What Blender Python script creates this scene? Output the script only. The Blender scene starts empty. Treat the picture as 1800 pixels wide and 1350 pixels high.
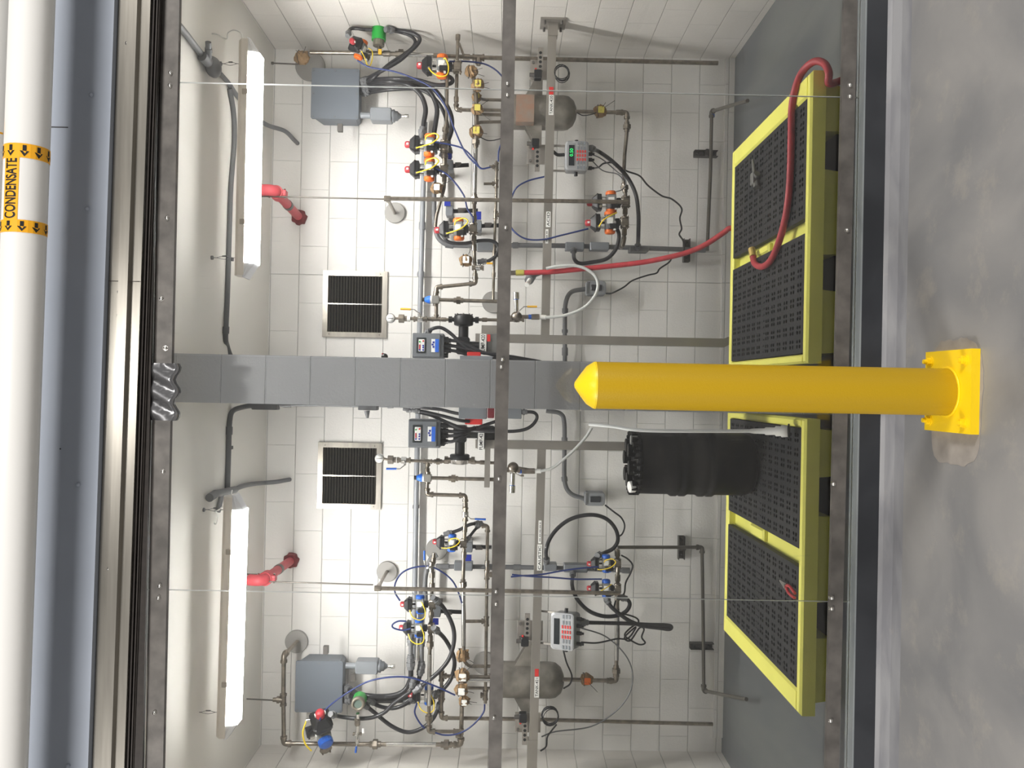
import bpy, bmesh, math, random
from mathutils import Vector as V, Matrix, noise
random.seed(7)
C = bpy.context.scene.collection
F_PX = 1456.0; CAM_H = 1.6

# ------------------------------------------------------------------ camera
def cam_axes():
    roll = .0195
    R = V((math.sin(roll), 0, -math.cos(roll))); U = V((math.cos(roll), 0, math.sin(roll)))
    F = (V((0, 1, 0)) - R*((888-900)/F_PX) - U*((675-680)/F_PX)).normalized()
    R = (R - F*R.dot(F)).normalized(); U = R.cross(F)*-1
    if U.x < 0: U = -U
    return R, U, F
R_, U_, F_ = cam_axes()
cd = bpy.data.cameras.new('camera'); cam = bpy.data.objects.new('camera', cd); C.objects.link(cam)
cd.sensor_fit = 'HORIZONTAL'; cd.sensor_width = 36; cd.lens = F_PX/1800*36; cd.clip_start = .05
cam.matrix_world = Matrix(((R_.x, U_.x, -F_.x, 0), (R_.y, U_.y, -F_.y, 0), (R_.z, U_.z, -F_.z, CAM_H), (0, 0, 0, 1)))
bpy.context.scene.camera = cam
# ------------------------------------------------------------------ world, big lights, exposure
sc = bpy.context.scene
sc.view_settings.view_transform = 'Standard'; sc.view_settings.look = 'None'
sc.view_settings.exposure = 0.0; sc.view_settings.gamma = 1; sc.view_settings.use_curve_mapping = False
w = bpy.data.worlds.new('world'); sc.world = w; w.use_nodes = True
w.node_tree.nodes['Background'].inputs[0].default_value = (1, .97, .94, 1)
w.node_tree.nodes['Background'].inputs[1].default_value = .24
def area(name, loc, size, power, aim, col=(1, .97, .93)):
    l = bpy.data.lights.new(name, 'AREA'); l.shape = 'RECTANGLE'; l.size, l.size_y = size; l.energy = power; l.color = col
    o = bpy.data.objects.new(name, l); C.objects.link(o); o.location = loc
    o.rotation_euler = (V(aim)-V(loc)).to_track_quat('-Z', 'Y').to_euler(); return o
area('hall_ceiling_light', (0.04, -.15, 4.8), (.20, .7), 62, (0.04, 1.6, 0))
area('hall_fill_right', (6.6, -1.5, 4.6), (2.2, 1.6), 560, (.6, 3.2, .6))  # added fill far out to the right, brightens the pallet fronts
area('hall_fill_left', (-6.6, -1.5, 4.6), (2.2, 1.6), 520, (-.6, 3.2, .6))  # matching fill added on the left, kept out of the panel reflections
BAY = 410.0     # emission of the boards in the bay fixtures

def ray(x, y): return F_ + R_*((x-900)/F_PX) + U_*((675-y)/F_PX)
def P(x, y, D): d = ray(x, y); return V((0, 0, CAM_H)) + d*(D/d.y)
def Pz(x, y, z): d = ray(x, y); return V((0, 0, CAM_H)) + d*((z-CAM_H)/d.z)
def CE(x, y, d=.016): return (x, y, Pz(x, y, 3.30-d).y)      # a photo point that lies on the bay ceiling
def px(w_, D): return w_*D/F_PX

# ------------------------------------------------------------------ materials
def lin(c):
    return tuple(((v/255)/12.92 if v/255 <= .04045 else ((v/255+.055)/1.055)**2.4) for v in c)+(1,)
MATS = {}
def mat(name, col, rough=.5, metal=0., var=0., scale=8., bump=0., bscale=60., emit=0., spec=.5, aniso=None, col2=None):
    if name in MATS: return MATS[name]
    m = bpy.data.materials.new(name); m.use_nodes = True; nt = m.node_tree; b = nt.nodes['Principled BSDF']
    c = lin(col); b.inputs['Base Color'].default_value = c; b.inputs['Roughness'].default_value = rough
    b.inputs['Metallic'].default_value = metal; b.inputs['Specular IOR Level'].default_value = spec
    tc = nt.nodes.new('ShaderNodeTexCoord')
    if var or col2:
        n = nt.nodes.new('ShaderNodeTexNoise'); n.inputs['Scale'].default_value = scale; n.inputs['Detail'].default_value = 5
        src = tc.outputs['Object']
        if aniso:
            mp = nt.nodes.new('ShaderNodeMapping'); mp.inputs['Scale'].default_value = aniso
            nt.links.new(src, mp.inputs[0]); src = mp.outputs[0]
        nt.links.new(src, n.inputs['Vector'])
        r = nt.nodes.new('ShaderNodeValToRGB'); r.color_ramp.elements[0].position = .32; r.color_ramp.elements[1].position = .68
        c2 = lin(col2) if col2 else tuple(min(1, v*(1+var)) for v in c[:3])+(1,)
        c1 = c if col2 else tuple(v*(1-var) for v in c[:3])+(1,)
        r.color_ramp.elements[0].color = c1; r.color_ramp.elements[1].color = c2
        nt.links.new(n.outputs['Fac'], r.inputs[0]); nt.links.new(r.outputs[0], b.inputs['Base Color'])
    if bump:
        n2 = nt.nodes.new('ShaderNodeTexNoise'); n2.inputs['Scale'].default_value = bscale; n2.inputs['Detail'].default_value = 4
        bp = nt.nodes.new('ShaderNodeBump'); bp.inputs['Strength'].default_value = bump; bp.inputs['Distance'].default_value = .002
        nt.links.new(tc.outputs['Object'], n2.inputs['Vector'])
        nt.links.new(n2.outputs['Fac'], bp.inputs['Height']); nt.links.new(bp.outputs[0], b.inputs['Normal'])
    if emit:
        b.inputs['Emission Color'].default_value = c; b.inputs['Emission Strength'].default_value = emit
    MATS[name] = m; return m
def block_mat(name, col, plane, offx=0., offz=0.041, off=.5, jm=.62):
    """painted concrete block in running bond, laid in object space metres"""
    m = bpy.data.materials.new(name); m.use_nodes = True; nt = m.node_tree; b = nt.nodes['Principled BSDF']
    N = nt.nodes.new; L = nt.links.new
    tc = N('ShaderNodeTexCoord'); sp = N('ShaderNodeSeparateXYZ'); cb = N('ShaderNodeCombineXYZ')
    L(tc.outputs['Object'], sp.inputs[0]); L(sp.outputs[0 if plane == 'x' else 1], cb.inputs[0]); L(sp.outputs[2], cb.inputs[1])
    mp = N('ShaderNodeMapping'); mp.inputs['Location'].default_value = (-offx, -offz, 0); L(cb.outputs[0], mp.inputs[0])
    br = N('ShaderNodeTexBrick'); br.inputs['Scale'].default_value = 1; br.inputs['Brick Width'].default_value = .4064
    br.inputs['Row Height'].default_value = .2032; br.inputs['Mortar Size'].default_value = .0035; br.inputs['Mortar Smooth'].default_value = .9
    br.offset = off; L(mp.outputs[0], br.inputs[0])
    br.inputs['Color1'].default_value = (0, 0, 0, 1); br.inputs['Color2'].default_value = (.05, .05, .05, 1); br.inputs['Mortar'].default_value = (1, 1, 1, 1)
    n = N('ShaderNodeTexNoise'); n.inputs['Scale'].default_value = 90; n.inputs['Detail'].default_value = 3; L(tc.outputs['Object'], n.inputs['Vector'])
    n2 = N('ShaderNodeTexNoise'); n2.inputs['Scale'].default_value = 2.2; n2.inputs['Detail'].default_value = 4; L(tc.outputs['Object'], n2.inputs['Vector'])
    rp = N('ShaderNodeValToRGB'); c = lin(col); rp.color_ramp.elements[0].color = tuple(v*.93 for v in c[:3])+(1,); rp.color_ramp.elements[1].color = c
    rp.color_ramp.elements[0].position = .35; rp.color_ramp.elements[1].position = .6
    L(n2.outputs['Fac'], rp.inputs[0])
    b2 = N('ShaderNodeTexBrick'); b2.inputs['Scale'].default_value = 1; b2.inputs['Brick Width'].default_value = 400; b2.inputs['Row Height'].default_value = .2032
    b2.inputs['Mortar Size'].default_value = .0035; b2.inputs['Mortar Smooth'].default_value = .8; b2.offset = 0; L(mp.outputs[0], b2.inputs[0])
    k1 = N('ShaderNodeMath'); k1.operation = 'MULTIPLY'; k1.inputs[1].default_value = .38; L(br.outputs['Fac'], k1.inputs[0])
    k2 = N('ShaderNodeMath'); k2.operation = 'MULTIPLY'; k2.inputs[1].default_value = .8; L(b2.outputs['Fac'], k2.inputs[0])
    joint = N('ShaderNodeMath'); joint.operation = 'MAXIMUM'; L(k1.outputs[0], joint.inputs[0]); L(k2.outputs[0], joint.inputs[1])
    mx = N('ShaderNodeMix'); mx.data_type = 'RGBA'; mx.inputs[7].default_value = tuple(min(1, v*jm) for v in c[:3])+(1,)
    L(joint.outputs[0], mx.inputs[0]); L(rp.outputs[0], mx.inputs[6]); L(mx.outputs[2], b.inputs['Base Color'])
    mt = N('ShaderNodeMath'); mt.operation = 'MULTIPLY_ADD'; mt.inputs[1].default_value = -1.0
    m2 = N('ShaderNodeMath'); m2.operation = 'MULTIPLY'; m2.inputs[1].default_value = .25; L(n.outputs['Fac'], m2.inputs[0])
    L(joint.outputs[0], mt.inputs[0]); L(m2.outputs[0], mt.inputs[2])
    bp = N('ShaderNodeBump'); bp.inputs['Strength'].default_value = .9; bp.inputs['Distance'].default_value = .006
    L(mt.outputs[0], bp.inputs['Height']); L(bp.outputs[0], b.inputs['Normal'])
    b.inputs['Roughness'].default_value = .42; b.inputs['Specular IOR Level'].default_value = .4
    return m
def floor_mat(name, c1, c2, c3, sc1=1.2, rough=.35, aniso=(1, 1, 1), thr=.6):
    m = bpy.data.materials.new(name); m.use_nodes = True; nt = m.node_tree; b = nt.nodes['Principled BSDF']
    N = nt.nodes.new; L = nt.links.new
    tc = N('ShaderNodeTexCoord'); mp = N('ShaderNodeMapping'); mp.inputs['Scale'].default_value = aniso; L(tc.outputs['Object'], mp.inputs[0])
    a = N('ShaderNodeTexNoise'); a.inputs['Scale'].default_value = sc1; a.inputs['Detail'].default_value = 8; a.inputs['Distortion'].default_value = .6; L(mp.outputs[0], a.inputs['Vector'])
    r = N('ShaderNodeValToRGB'); r.color_ramp.elements[0].color = lin(c1); r.color_ramp.elements[1].color = lin(c2)
    r.color_ramp.elements[0].position = .38; r.color_ramp.elements[1].position = .62; L(a.outputs['Fac'], r.inputs[0])
    a2 = N('ShaderNodeTexNoise'); a2.inputs['Scale'].default_value = sc1*3; a2.inputs['Detail'].default_value = 9; a2.inputs['Roughness'].default_value = .7
    o2 = N('ShaderNodeMapping'); o2.inputs['Location'].default_value = (5, 3, 1); L(tc.outputs['Object'], o2.inputs[0]); L(o2.outputs[0], a2.inputs['Vector'])
    r2 = N('ShaderNodeValToRGB'); r2.color_ramp.elements[0].position = thr; r2.color_ramp.elements[1].position = thr+.12
    r2.color_ramp.elements[0].color = (0, 0, 0, 1); r2.color_ramp.elements[1].color = (.3, .3, .3, 1); L(a2.outputs['Fac'], r2.inputs[0])
    mx = N('ShaderNodeMix'); mx.data_type = 'RGBA'; mx.inputs[7].default_value = lin(c3)
    L(r2.outputs[0], mx.inputs[0]); L(r.outputs[0], mx.inputs[6]); L(mx.outputs[2], b.inputs['Base Color'])
    bp = N('ShaderNodeBump'); bp.inputs['Strength'].default_value = .12; bp.inputs['Distance'].default_value = .004
    L(a2.outputs['Fac'], bp.inputs['Height']); L(bp.outputs[0], b.inputs['Normal'])
    b.inputs['Roughness'].default_value = rough
    return m
def pane_mat():
    m = bpy.data.materials.new('clear_polycarbonate'); m.use_nodes = True; nt = m.node_tree; N = nt.nodes.new; L = nt.links.new
    nt.nodes.remove(nt.nodes['Principled BSDF']); out = nt.nodes['Material Output']
    t = N('ShaderNodeBsdfTransparent'); t.inputs[0].default_value = (.972, .975, .97, 1)
    g = N('ShaderNodeBsdfGlossy'); g.inputs['Roughness'].default_value = .015; g.inputs[0].default_value = (.9, .9, .9, 1)
    fr = N('ShaderNodeFresnel'); fr.inputs[0].default_value = 1.5
    tc = N('ShaderNodeTexCoord'); mp = N('ShaderNodeMapping'); mp.inputs['Scale'].default_value = (22, 1, 1.2); L(tc.outputs['Object'], mp.inputs[0])
    n = N('ShaderNodeTexNoise'); n.inputs['Scale'].default_value = 6; n.inputs['Detail'].default_value = 6; L(mp.outputs[0], n.inputs['Vector'])
    r = N('ShaderNodeValToRGB'); r.color_ramp.elements[0].position = .66; r.color_ramp.elements[1].position = .8
    r.color_ramp.elements[0].color = (.004, .004, .004, 1); r.color_ramp.elements[1].color = (.06, .06, .06, 1); L(n.outputs['Fac'], r.inputs[0])
    d = N('ShaderNodeBsdfTranslucent'); d.inputs[0].default_value = (.9, .9, .88, 1)
    m1 = N('ShaderNodeMixShader'); L(r.outputs[0], m1.inputs[0]); L(t.outputs[0], m1.inputs[1]); L(d.outputs[0], m1.inputs[2])
    mx = N('ShaderNodeMixShader'); L(fr.outputs[0], mx.inputs[0]); L(m1.outputs[0], mx.inputs[1]); L(g.outputs[0], mx.inputs[2])
    L(mx.outputs[0], out.inputs[0]); return m

STEEL = mat('pipe_steel', (138, 130, 119), .32, .9, .25, 30)
BRIGHT = mat('bright_stainless', (205, 203, 198), .22, .95, .06, 20)
BRUSH = mat('brushed_stainless', (176, 171, 162), .32, .9, .12, 6, aniso=(1, 1, 8))
CHAN = mat('door_track_stainless', (158, 154, 146), .36, .95, .1, 5, aniso=(.6, 1, 10))
FRAME = mat('mill_steel', (108, 104, 100), .45, .25, col2=(84, 81, 78), scale=14, aniso=(1, 1, 1))
TANKM = mat('dull_tank_steel', (158, 153, 144), .45, .35, col2=(112, 108, 101), scale=9)
GREYP = mat('grey_conduit_paint', (112, 113, 115), .5, .1, .06, 12)
GREYBOX = mat('grey_box_paint', (127, 131, 136), .45, .1, .05, 10)
BLACK = mat('black_plastic', (26, 27, 29), .4)
RUB = mat('black_rubber', (44, 44, 47), .38, 0, .1, 20)
ORANGE = mat('orange_paint', (232, 112, 32), .45)
BLUE = mat('blue_paint', (28, 92, 190), .4)
TAGBLUE = mat('deep_blue_tag', (24, 44, 150), .5)
YEL = mat('yellow_tube', (235, 205, 40), .4)
RED = mat('red_beacon', (176, 48, 56), .45)
GREEN = mat('green_paint', (30, 165, 60), .4)
BROWN = mat('brown_wrap_paper', (146, 118, 84), .75, 0, .2, 25, bump=.6, bscale=30)
YLAB = mat('yellow_label', (214, 200, 96), .6)
WHITE = mat('white_plastic', (232, 232, 228), .45)
LABEL = mat('white_label', (238, 238, 234), .6)
INK = mat('black_ink', (18, 18, 20), .6)
REDLAB = mat('red_label', (214, 48, 44), .6)
BLUET = mat('blue_tube', (30, 48, 104), .4)
REDHOSE = mat('red_rubber_hose', (176, 50, 58), .5, 0, .12, 30)
REDPAINT = mat('red_pipe_paint', (196, 74, 82), .5, 0, .12, 20)
DISC = mat('escutcheon_grey', (158, 156, 152), .5, .2, .05, 8)
YELSHADE = mat('yellow_paint_shaded', (186, 150, 12), .42, 0, bump=.35, bscale=160)  # same paint as the plate, darkened for the weakly lit upright face
YELLIT = mat('yellow_paint_lit', (252, 212, 20), .4, 0, bump=.3, bscale=90)  # brighter copy of the bollard paint for surfaces in stronger light
POLY = mat('pallet_yellow', (242, 238, 112), .5, 0, .04, 6, bump=.3, bscale=120)
GRATE = mat('grate_black', (34, 35, 37), .6, 0, .15, 40, spec=.25, bump=.5, bscale=120)
DRUM = mat('drum_black', (8, 8, 9), .5, 0, spec=.22, bump=.12, bscale=120)
CLEART = mat('translucent_tube', (205, 207, 204), .3)
LGREY = mat('light_grey_conduit', (150, 153, 158), .4, .1)
BEAM = mat('blue_grey_fascia_paint', (152, 159, 171), .62, 0, .05, 2)
DARKT = mat('dark_track', (48, 43, 40), .55, .3, .2, 30)
PIPEW = mat('white_pipe_jacket', (226, 225, 222), .3)
PMARK = mat('pipe_marker_orange', (240, 172, 30), .45)
PANE = pane_mat()
EDGE = mat('sawn_panel_edge', (225, 228, 226), .35)
BOARD = mat('light_board', (255, 253, 250), .3, emit=BAY)
def lens_mat():
    m = bpy.data.materials.new('diffusing_lens'); m.use_nodes = True; nt = m.node_tree; nt.nodes.remove(nt.nodes['Principled BSDF'])
    t = nt.nodes.new('ShaderNodeBsdfTransparent'); e = nt.nodes.new('ShaderNodeEmission'); e.inputs[0].default_value = (1, .985, .96, 1); e.inputs[1].default_value = 44.0
    a = nt.nodes.new('ShaderNodeMixShader'); a.inputs[0].default_value = .5; nt.links.new(t.outputs[0], a.inputs[1]); nt.links.new(e.outputs[0], a.inputs[2]); nt.links.new(a.outputs[0], nt.nodes['Material Output'].inputs[0]); return m
LENS = lens_mat()
CLEAREND = mat('frosted_lens_end', (222, 222, 224), .25)
WPAINT = block_mat('painted_block_back', (232, 230, 226), 'x', .571+.2032)
SPAINT = block_mat('painted_block_side', (222, 218, 212), 'y', .1)
PPAINT = block_mat('painted_block_pillar', (208, 210, 214), 'x', .2132, off=0, jm=1.25)  # paler joint colour paints the bright highlights along the pillar joints
CEILP = mat('ceiling_paint', (226, 223, 216), .6, 0, .02, 3)
HALLP = mat('hall_wall_paint', (206, 200, 188), .6)

# ------------------------------------------------------------------ mesh builder
class MB:
    def __init__(s, M=None): s.v = []; s.f = []; s.mi = []; s.sm = []; s.mats = []; s.M = M
    def _add(s, vs, fs, m, smooth=False):
        if m not in s.mats: s.mats.append(m)
        k = s.mats.index(m); b = len(s.v)
        s.v += [(s.M @ V(p)) if s.M else V(p) for p in vs]
        for f in fs: s.f.append([b+i for i in f]); s.mi.append(k); s.sm.append(smooth)
        return s
    def hexa(s, lo, hi, m):       # lo, hi: two quads of 4 points in the same turning order
        return s._add(list(lo)+list(hi), [(3, 2, 1, 0), (4, 5, 6, 7), (0, 1, 5, 4), (1, 2, 6, 5), (2, 3, 7, 6), (3, 0, 4, 7)], m)
    def box(s, c, h, m, bev=0.):   # centre, full sizes; bevelled in the xz outline when bev>0
        c = V(c); a, b, d = (x/2 for x in h)
        if not bev:
            return s.hexa([c+V((x, -b, z)) for x, z in ((-a, -d), (a, -d), (a, d), (-a, d))], [c+V((x, b, z)) for x, z in ((-a, -d), (a, -d), (a, d), (-a, d))], m)
        e = bev; o = []
        for sx, sz, st in ((1, 1, 0), (-1, 1, 90), (-1, -1, 180), (1, -1, 270)):
            for k in range(4):
                t = math.radians(st+30*k); o.append((sx*(a-e)+e*math.cos(t), sz*(d-e)+e*math.sin(t)))
        n = len(o); k = 1-min(.5, e*.5/max(a, d)); y1 = b-min(e*.5, b*.4)
        vs = [c+V((x*k, -b, z*k)) for x, z in o]+[c+V((x, -y1, z)) for x, z in o]+[c+V((x, b, z)) for x, z in o]
        fs = [list(range(n))[::-1], [2*n+i for i in range(n)]]
        for L in (0, 1):
            for i in range(n): fs.append((L*n+i, L*n+(i+1) % n, (L+1)*n+(i+1) % n, (L+1)*n+i))
        return s._add(vs, fs, m)
    def rings(s, rs, m, smooth=True, caps=True):
        n = len(rs[0]); vs = [p for r in rs for p in r]; fs = []
        for L in range(len(rs)-1):
            for i in range(n): fs.append((L*n+i, L*n+(i+1) % n, (L+1)*n+(i+1) % n, (L+1)*n+i))
        s._add(vs, fs, m, smooth)
        if caps:
            s._add(rs[0], [list(range(n))[::-1]], m); s._add(rs[-1], [list(range(n))], m)
        return s
    def cyl(s, a, b, r, m, n=14, r2=None, smooth=True):
        a = V(a); b = V(b); q = (b-a).to_track_quat('Z', 'Y'); r2 = r if r2 is None else r2
        ring = lambda c, rr: [c+q @ V((rr*math.cos(2*math.pi*i/n), rr*math.sin(2*math.pi*i/n), 0)) for i in range(n)]
        return s.rings([ring(a, r), ring(b, r2)], m, smooth)
    def lathe(s, o, ax, prof, m, n=24, smooth=True):   # prof: (distance along axis, radius)
        o = V(o); q = V(ax).to_track_quat('Z', 'Y')
        return s.rings([[o+q @ V((max(r, 1e-4)*math.cos(2*math.pi*i/n), max(r, 1e-4)*math.sin(2*math.pi*i/n), h)) for i in range(n)] for h, r in prof], m, smooth)
    def tube(s, pts, r, m, n=10):
        pts = [V(p) for p in pts]; out = []; t0 = None
        for i, p in enumerate(pts):
            t = (pts[min(i+1, len(pts)-1)]-pts[max(i-1, 0)])
            if t.length < 1e-7: continue
            t.normalize()
            if t0 is None:
                u = t.orthogonal().normalized()
            else:
                u = (t0.rotation_difference(t) @ u); u = (u-t*u.dot(t)).normalized()
            t0 = t; w_ = t.cross(u); rr = r(i/(len(pts)-1)) if callable(r) else r
            out.append([p+(u*math.cos(2*math.pi*k/n)+w_*math.sin(2*math.pi*k/n))*rr for k in range(n)])
        return s.rings(out, m)
    def ball(s, c, r, m, lump=0., seed=0, n=12, k=9, sc3=(1, 1, 1)):
        c = V(c); rs = []
        for j in range(k+1):
            ph = math.pi*(j+.02)/(k+.04); ring = []
            for i in range(n):
                d = V((math.sin(ph)*math.cos(2*math.pi*i/n), math.sin(ph)*math.sin(2*math.pi*i/n), math.cos(ph)))
                q = 1+lump*noise.noise(d*2.3+V((seed, seed*.7, 0)))
                ring.append(c+V((d.x*sc3[0], d.y*sc3[1], d.z*sc3[2]))*r*q)
            rs.append(ring[::-1])
        return s.rings(rs, m, lump == 0)

def tag(o, label=None, cat=None, group=None, kind=None):
    for k, v in (('label', label), ('category', cat), ('group', group), ('kind', kind)):
        if v: o[k] = v
    return o
def link(name, mb, parent=None, label=None, origin=None):
    """links the collected geometry as ONE mesh object; a child keeps its thing's origin"""
    if origin is None: origin = root_of(parent) if parent else V((0, 0, 0))
    me = bpy.data.meshes.new(name); me.from_pydata([p-origin for p in mb.v], [], mb.f)
    for m in mb.mats: me.materials.append(m)
    me.polygons.foreach_set('material_index', mb.mi); me.polygons.foreach_set('use_smooth', mb.sm); me.update()
    o = bpy.data.objects.new(name, me); C.objects.link(o)
    if parent is not None: o.parent = parent
    else: o.location = origin
    if label: o['label'] = label
    return o
ORI = {}
def root_of(p):
    while p.parent: p = p.parent
    return ORI.get(p.name, V(p.location))
def thing(name, label, cat, loc=(0, 0, 0), group=None):
    o = bpy.data.objects.new(name, None); C.objects.link(o); o.location = V(loc); o.empty_display_size = .05
    ORI[o.name] = V(loc); return tag(o, label, cat, group)
def single(name, mb, label, cat, group=None):
    c = sum(mb.v, V((0, 0, 0)))/len(mb.v)
    return tag(link(name, mb, None, None, c), label, cat, group)
def struct(name, mb): return tag(link(name, mb), kind='structure')

def text(name, s, size, mtx, m, parent, bold=0., align='CENTER', sx=1., bend=None, fit=None):
    cu = bpy.data.curves.new(name, 'FONT'); cu.body = s; cu.size = size; cu.align_x = align; cu.align_y = 'CENTER'; cu.offset = bold
    t = bpy.data.objects.new(name, cu); C.objects.link(t); bpy.context.view_layer.update()
    me = bpy.data.meshes.new_from_object(t.evaluated_get(bpy.context.evaluated_depsgraph_get())); bpy.data.objects.remove(t)
    org = root_of(parent); xs = [v.co.x for v in me.vertices]; ys = [v.co.y for v in me.vertices]; fx, fy, ox, oy = sx, 1, 0, 0
    if fit: fx = fit[0]/(max(xs)-min(xs)); fy = fit[1]/(max(ys)-min(ys)); ox = (max(xs)+min(xs))/2; oy = (max(ys)+min(ys))/2
    for v in me.vertices: v.co.x = (v.co.x-ox)*fx; v.co.y = (v.co.y-oy)*fy
    if bend:
        bm = bmesh.new(); bm.from_mesh(me)
        for k in range(-9, 10): bmesh.ops.bisect_plane(bm, geom=bm.verts[:]+bm.edges[:]+bm.faces[:], plane_co=(0, k*.003+.0003, 0), plane_no=(0, 1, 0))
        bm.to_mesh(me); bm.free()
    for v in me.vertices: v.co = (bend(v.co.copy()) if bend else mtx @ V((v.co.x, v.co.y, 0)))-org
    me.materials.clear(); me.materials.append(m); me.name = name
    o = bpy.data.objects.new(name, me); C.objects.link(o); o.parent = parent; return o
def upright(loc, yaw=0.):   # lettering plane facing the camera side (-Y), reading along +X
    return Matrix.Translation(V(loc)) @ Matrix.Rotation(yaw, 4, 'Z') @ Matrix.Rotation(math.pi/2, 4, 'X')

def pts3(pts, D): return [P(p[0], p[1], p[2] if len(p) > 2 else D) for p in pts]
def smooth(p, k=7):
    if len(p) < 3: return p
    q = [p[0]*2-p[1]]+p+[p[-1]*2-p[-2]]; out = []
    for i in range(1, len(q)-2):
        for j in range(k):
            t = j/k; a, b, c, d = q[i-1:i+3]
            out.append(.5*((2*b)+(c-a)*t+(2*a-5*b+4*c-d)*t*t+(3*b-a-3*c+d)*t**3))
    return out+[p[-1]]
def fillet(p, r, k=5):
    out = [p[0]]
    for i in range(1, len(p)-1):
        a = (p[i-1]-p[i]); b = (p[i+1]-p[i]); ra = min(r, a.length*.45, b.length*.45)
        A = p[i]+a.normalized()*ra; B = p[i]+b.normalized()*ra
        for j in range(k+1):
            t = j/k; out.append(A*(1-t)**2+p[i]*2*t*(1-t)+B*t*t)
    return out+[p[-1]]

def hose(name, label, pts, w_, m, D=5.45, cat='cable', group=None, ends=None, n=8, bands=None):
    p = smooth(pts3(pts, D)); r = px(w_, D)/2
    if not ends:
        return single(name, MB().tube(p, r, m, n), label, cat, group)
    t = thing(name, label, cat, p[0], group); link('sleeve', MB().tube(p, r, m, n), t)
    for k, e in enumerate(('start', 'stop')):
        if e in ends:
            a, b = (p[0], p[1]) if k == 0 else (p[-1], p[-2]); d = (b-a).normalized()
            mm = ends[e]
            link('end_fitting', MB().cyl(a-d*r*2, a+d*r*3, r*1.45, mm, 10).cyl(a+d*r*.2, a+d*r*1.6, r*1.9, mm, 6, smooth=False), t)
    return t
def near(p3, q):
    best = min(range(len(p3)-1), key=lambda i: seg(p3[i], p3[i+1], q)[0]); return best, seg(p3[best], p3[best+1], q)[1]
def seg(a, b, q):
    d = b-a; t = max(0, min(1, (q-a).dot(d)/max(d.dot(d), 1e-9))); c = a+d*t; return (c-q).length, c
def pipe(name, label, pts, w_, D=5.5, m=None, elbows=True, unions=(), tees=(), collars=(), flex=(), cat='pipe', group=None, ends=True):
    """a rigid run; corners get elbow fittings, unions / tees / collars are given as photo points"""
    m = m or STEEL; p = pts3(pts, D); r = px(w_, D)/2; t = thing(name, label, cat, p[0], group)
    link('pipe_run', MB().tube(fillet(p, r*2.2), r, m, 12), t)
    if elbows:
        for i in range(1, len(p)-1):
            a = (p[i-1]-p[i]).normalized(); b = (p[i+1]-p[i]).normalized()
            if a.dot(b) < -.93: continue
            L = r*3.0; mb = MB().tube(fillet([p[i]+a*L, p[i], p[i]+b*L], r*2.2), r*1.3, m, 12)
            for d in (a, b): mb.cyl(p[i]+d*L*.72, p[i]+d*L*1.12, r*1.62, m, 12)
            link('elbow', mb, t)
    for u in unions:
        i, c = near(p, P(u[0], u[1], D)); d = (p[i+1]-p[i]).normalized()
        link('union', MB().cyl(c-d*r*2.6, c+d*r*2.6, r*1.4, m, 12).cyl(c-d*r*1.1, c+d*r*1.1, r*2.25, m, 6, smooth=False), t)
    for u in tees:    # (x, y, dx, dy) branch direction in photo pixels
        i, c = near(p, P(u[0], u[1], D)); d = (p[i+1]-p[i]).normalized(); e = (P(u[0]+u[2], u[1]+u[3], D)-P(u[0], u[1], D)); el = e.length; e.normalize()
        mb = MB().cyl(c-d*r*2.6, c+d*r*2.6, r*1.35, m, 12)
        for s in (-1, 1): mb.cyl(c+d*s*r*1.9, c+d*s*r*2.8, r*1.65, m, 12)
        mb.cyl(c, c+e*r*2.4, r*1.35, m, 12).cyl(c+e*r*1.8, c+e*r*2.9, r*1.65, m, 12)
        link('tee', mb, t)
        if el > r*3.4: link('branch', MB().cyl(c+e*r*2, c+e*el, r, m, 12), t)
    for u in collars:
        i, c = near(p, P(u[0], u[1], D)); d = (p[i+1]-p[i]).normalized()
        link('coupling', MB().cyl(c-d*r*1.6, c+d*r*1.6, r*1.4, m, 12), t)
    for a, b in flex:
        i, c0 = near(p, P(*a, D)); j, c1 = near(p, P(*b, D)); n = 26
        link('braided_section', MB().tube([c0.lerp(c1, k/n) for k in range(n+1)], lambda q: r*(1.18+.07*math.sin(q*n*math.pi)), BRIGHT, 12), t)
    return t
def disc(x, y, r, label, D=5.912):
    c = P(x, y, D); return single('escutcheon_plate', MB().lathe(c, (0, 1, 0), [(-.006, 0), (-.006, px(r, D)*.97), (-.002, px(r, D)), (.02, px(r, D))], DISC, 32, False), label, 'escutcheon', 'round wall plates')

# ================================================================== the setting
XL, XR, YB, ZC = -2.585, 2.385, 5.93, 3.30
XPL, XPR, YP = -.098, .122, 3.75
HF = floor_mat('hall_floor_coating', (124, 124, 125), (148, 146, 144), (174, 166, 154), 1.6, .42, thr=.54)
BF = floor_mat('bay_floor_coating', (84, 88, 92), (104, 107, 106), (122, 123, 118), 1.0, .3, (3, .6, 1), .62)
COVE = floor_mat('cove_coating', (140, 140, 142), (122, 122, 126), (158, 152, 146), 3, .4, (1, 4, 4))
CURB = floor_mat('curb_paint', (52, 54, 58), (42, 44, 48), (70, 72, 74), 3, .3, (1, 1, 1), .66)
CURBT = floor_mat('curb_top_paint', (138, 143, 144), (122, 127, 130), (160, 160, 156), 3, .4, (1, 4, 4))
struct('floor', MB().box((0, -.3, -.05), (9, 7.64, .1), HF))
struct('floor_bay', MB().box((0, 4.75, -.05), (5.4, 2.46, .1), BF))
mb = MB()
prof = [(3.40, -.01), (3.412, .043), (3.425, .128), (3.56, .128), (3.57, -.01)]
mb.rings([[V((x, a, b)) for a, b in prof] for x in (-3.2, 3.2)], CURB, False)
struct('trim_curb', mb)
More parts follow.
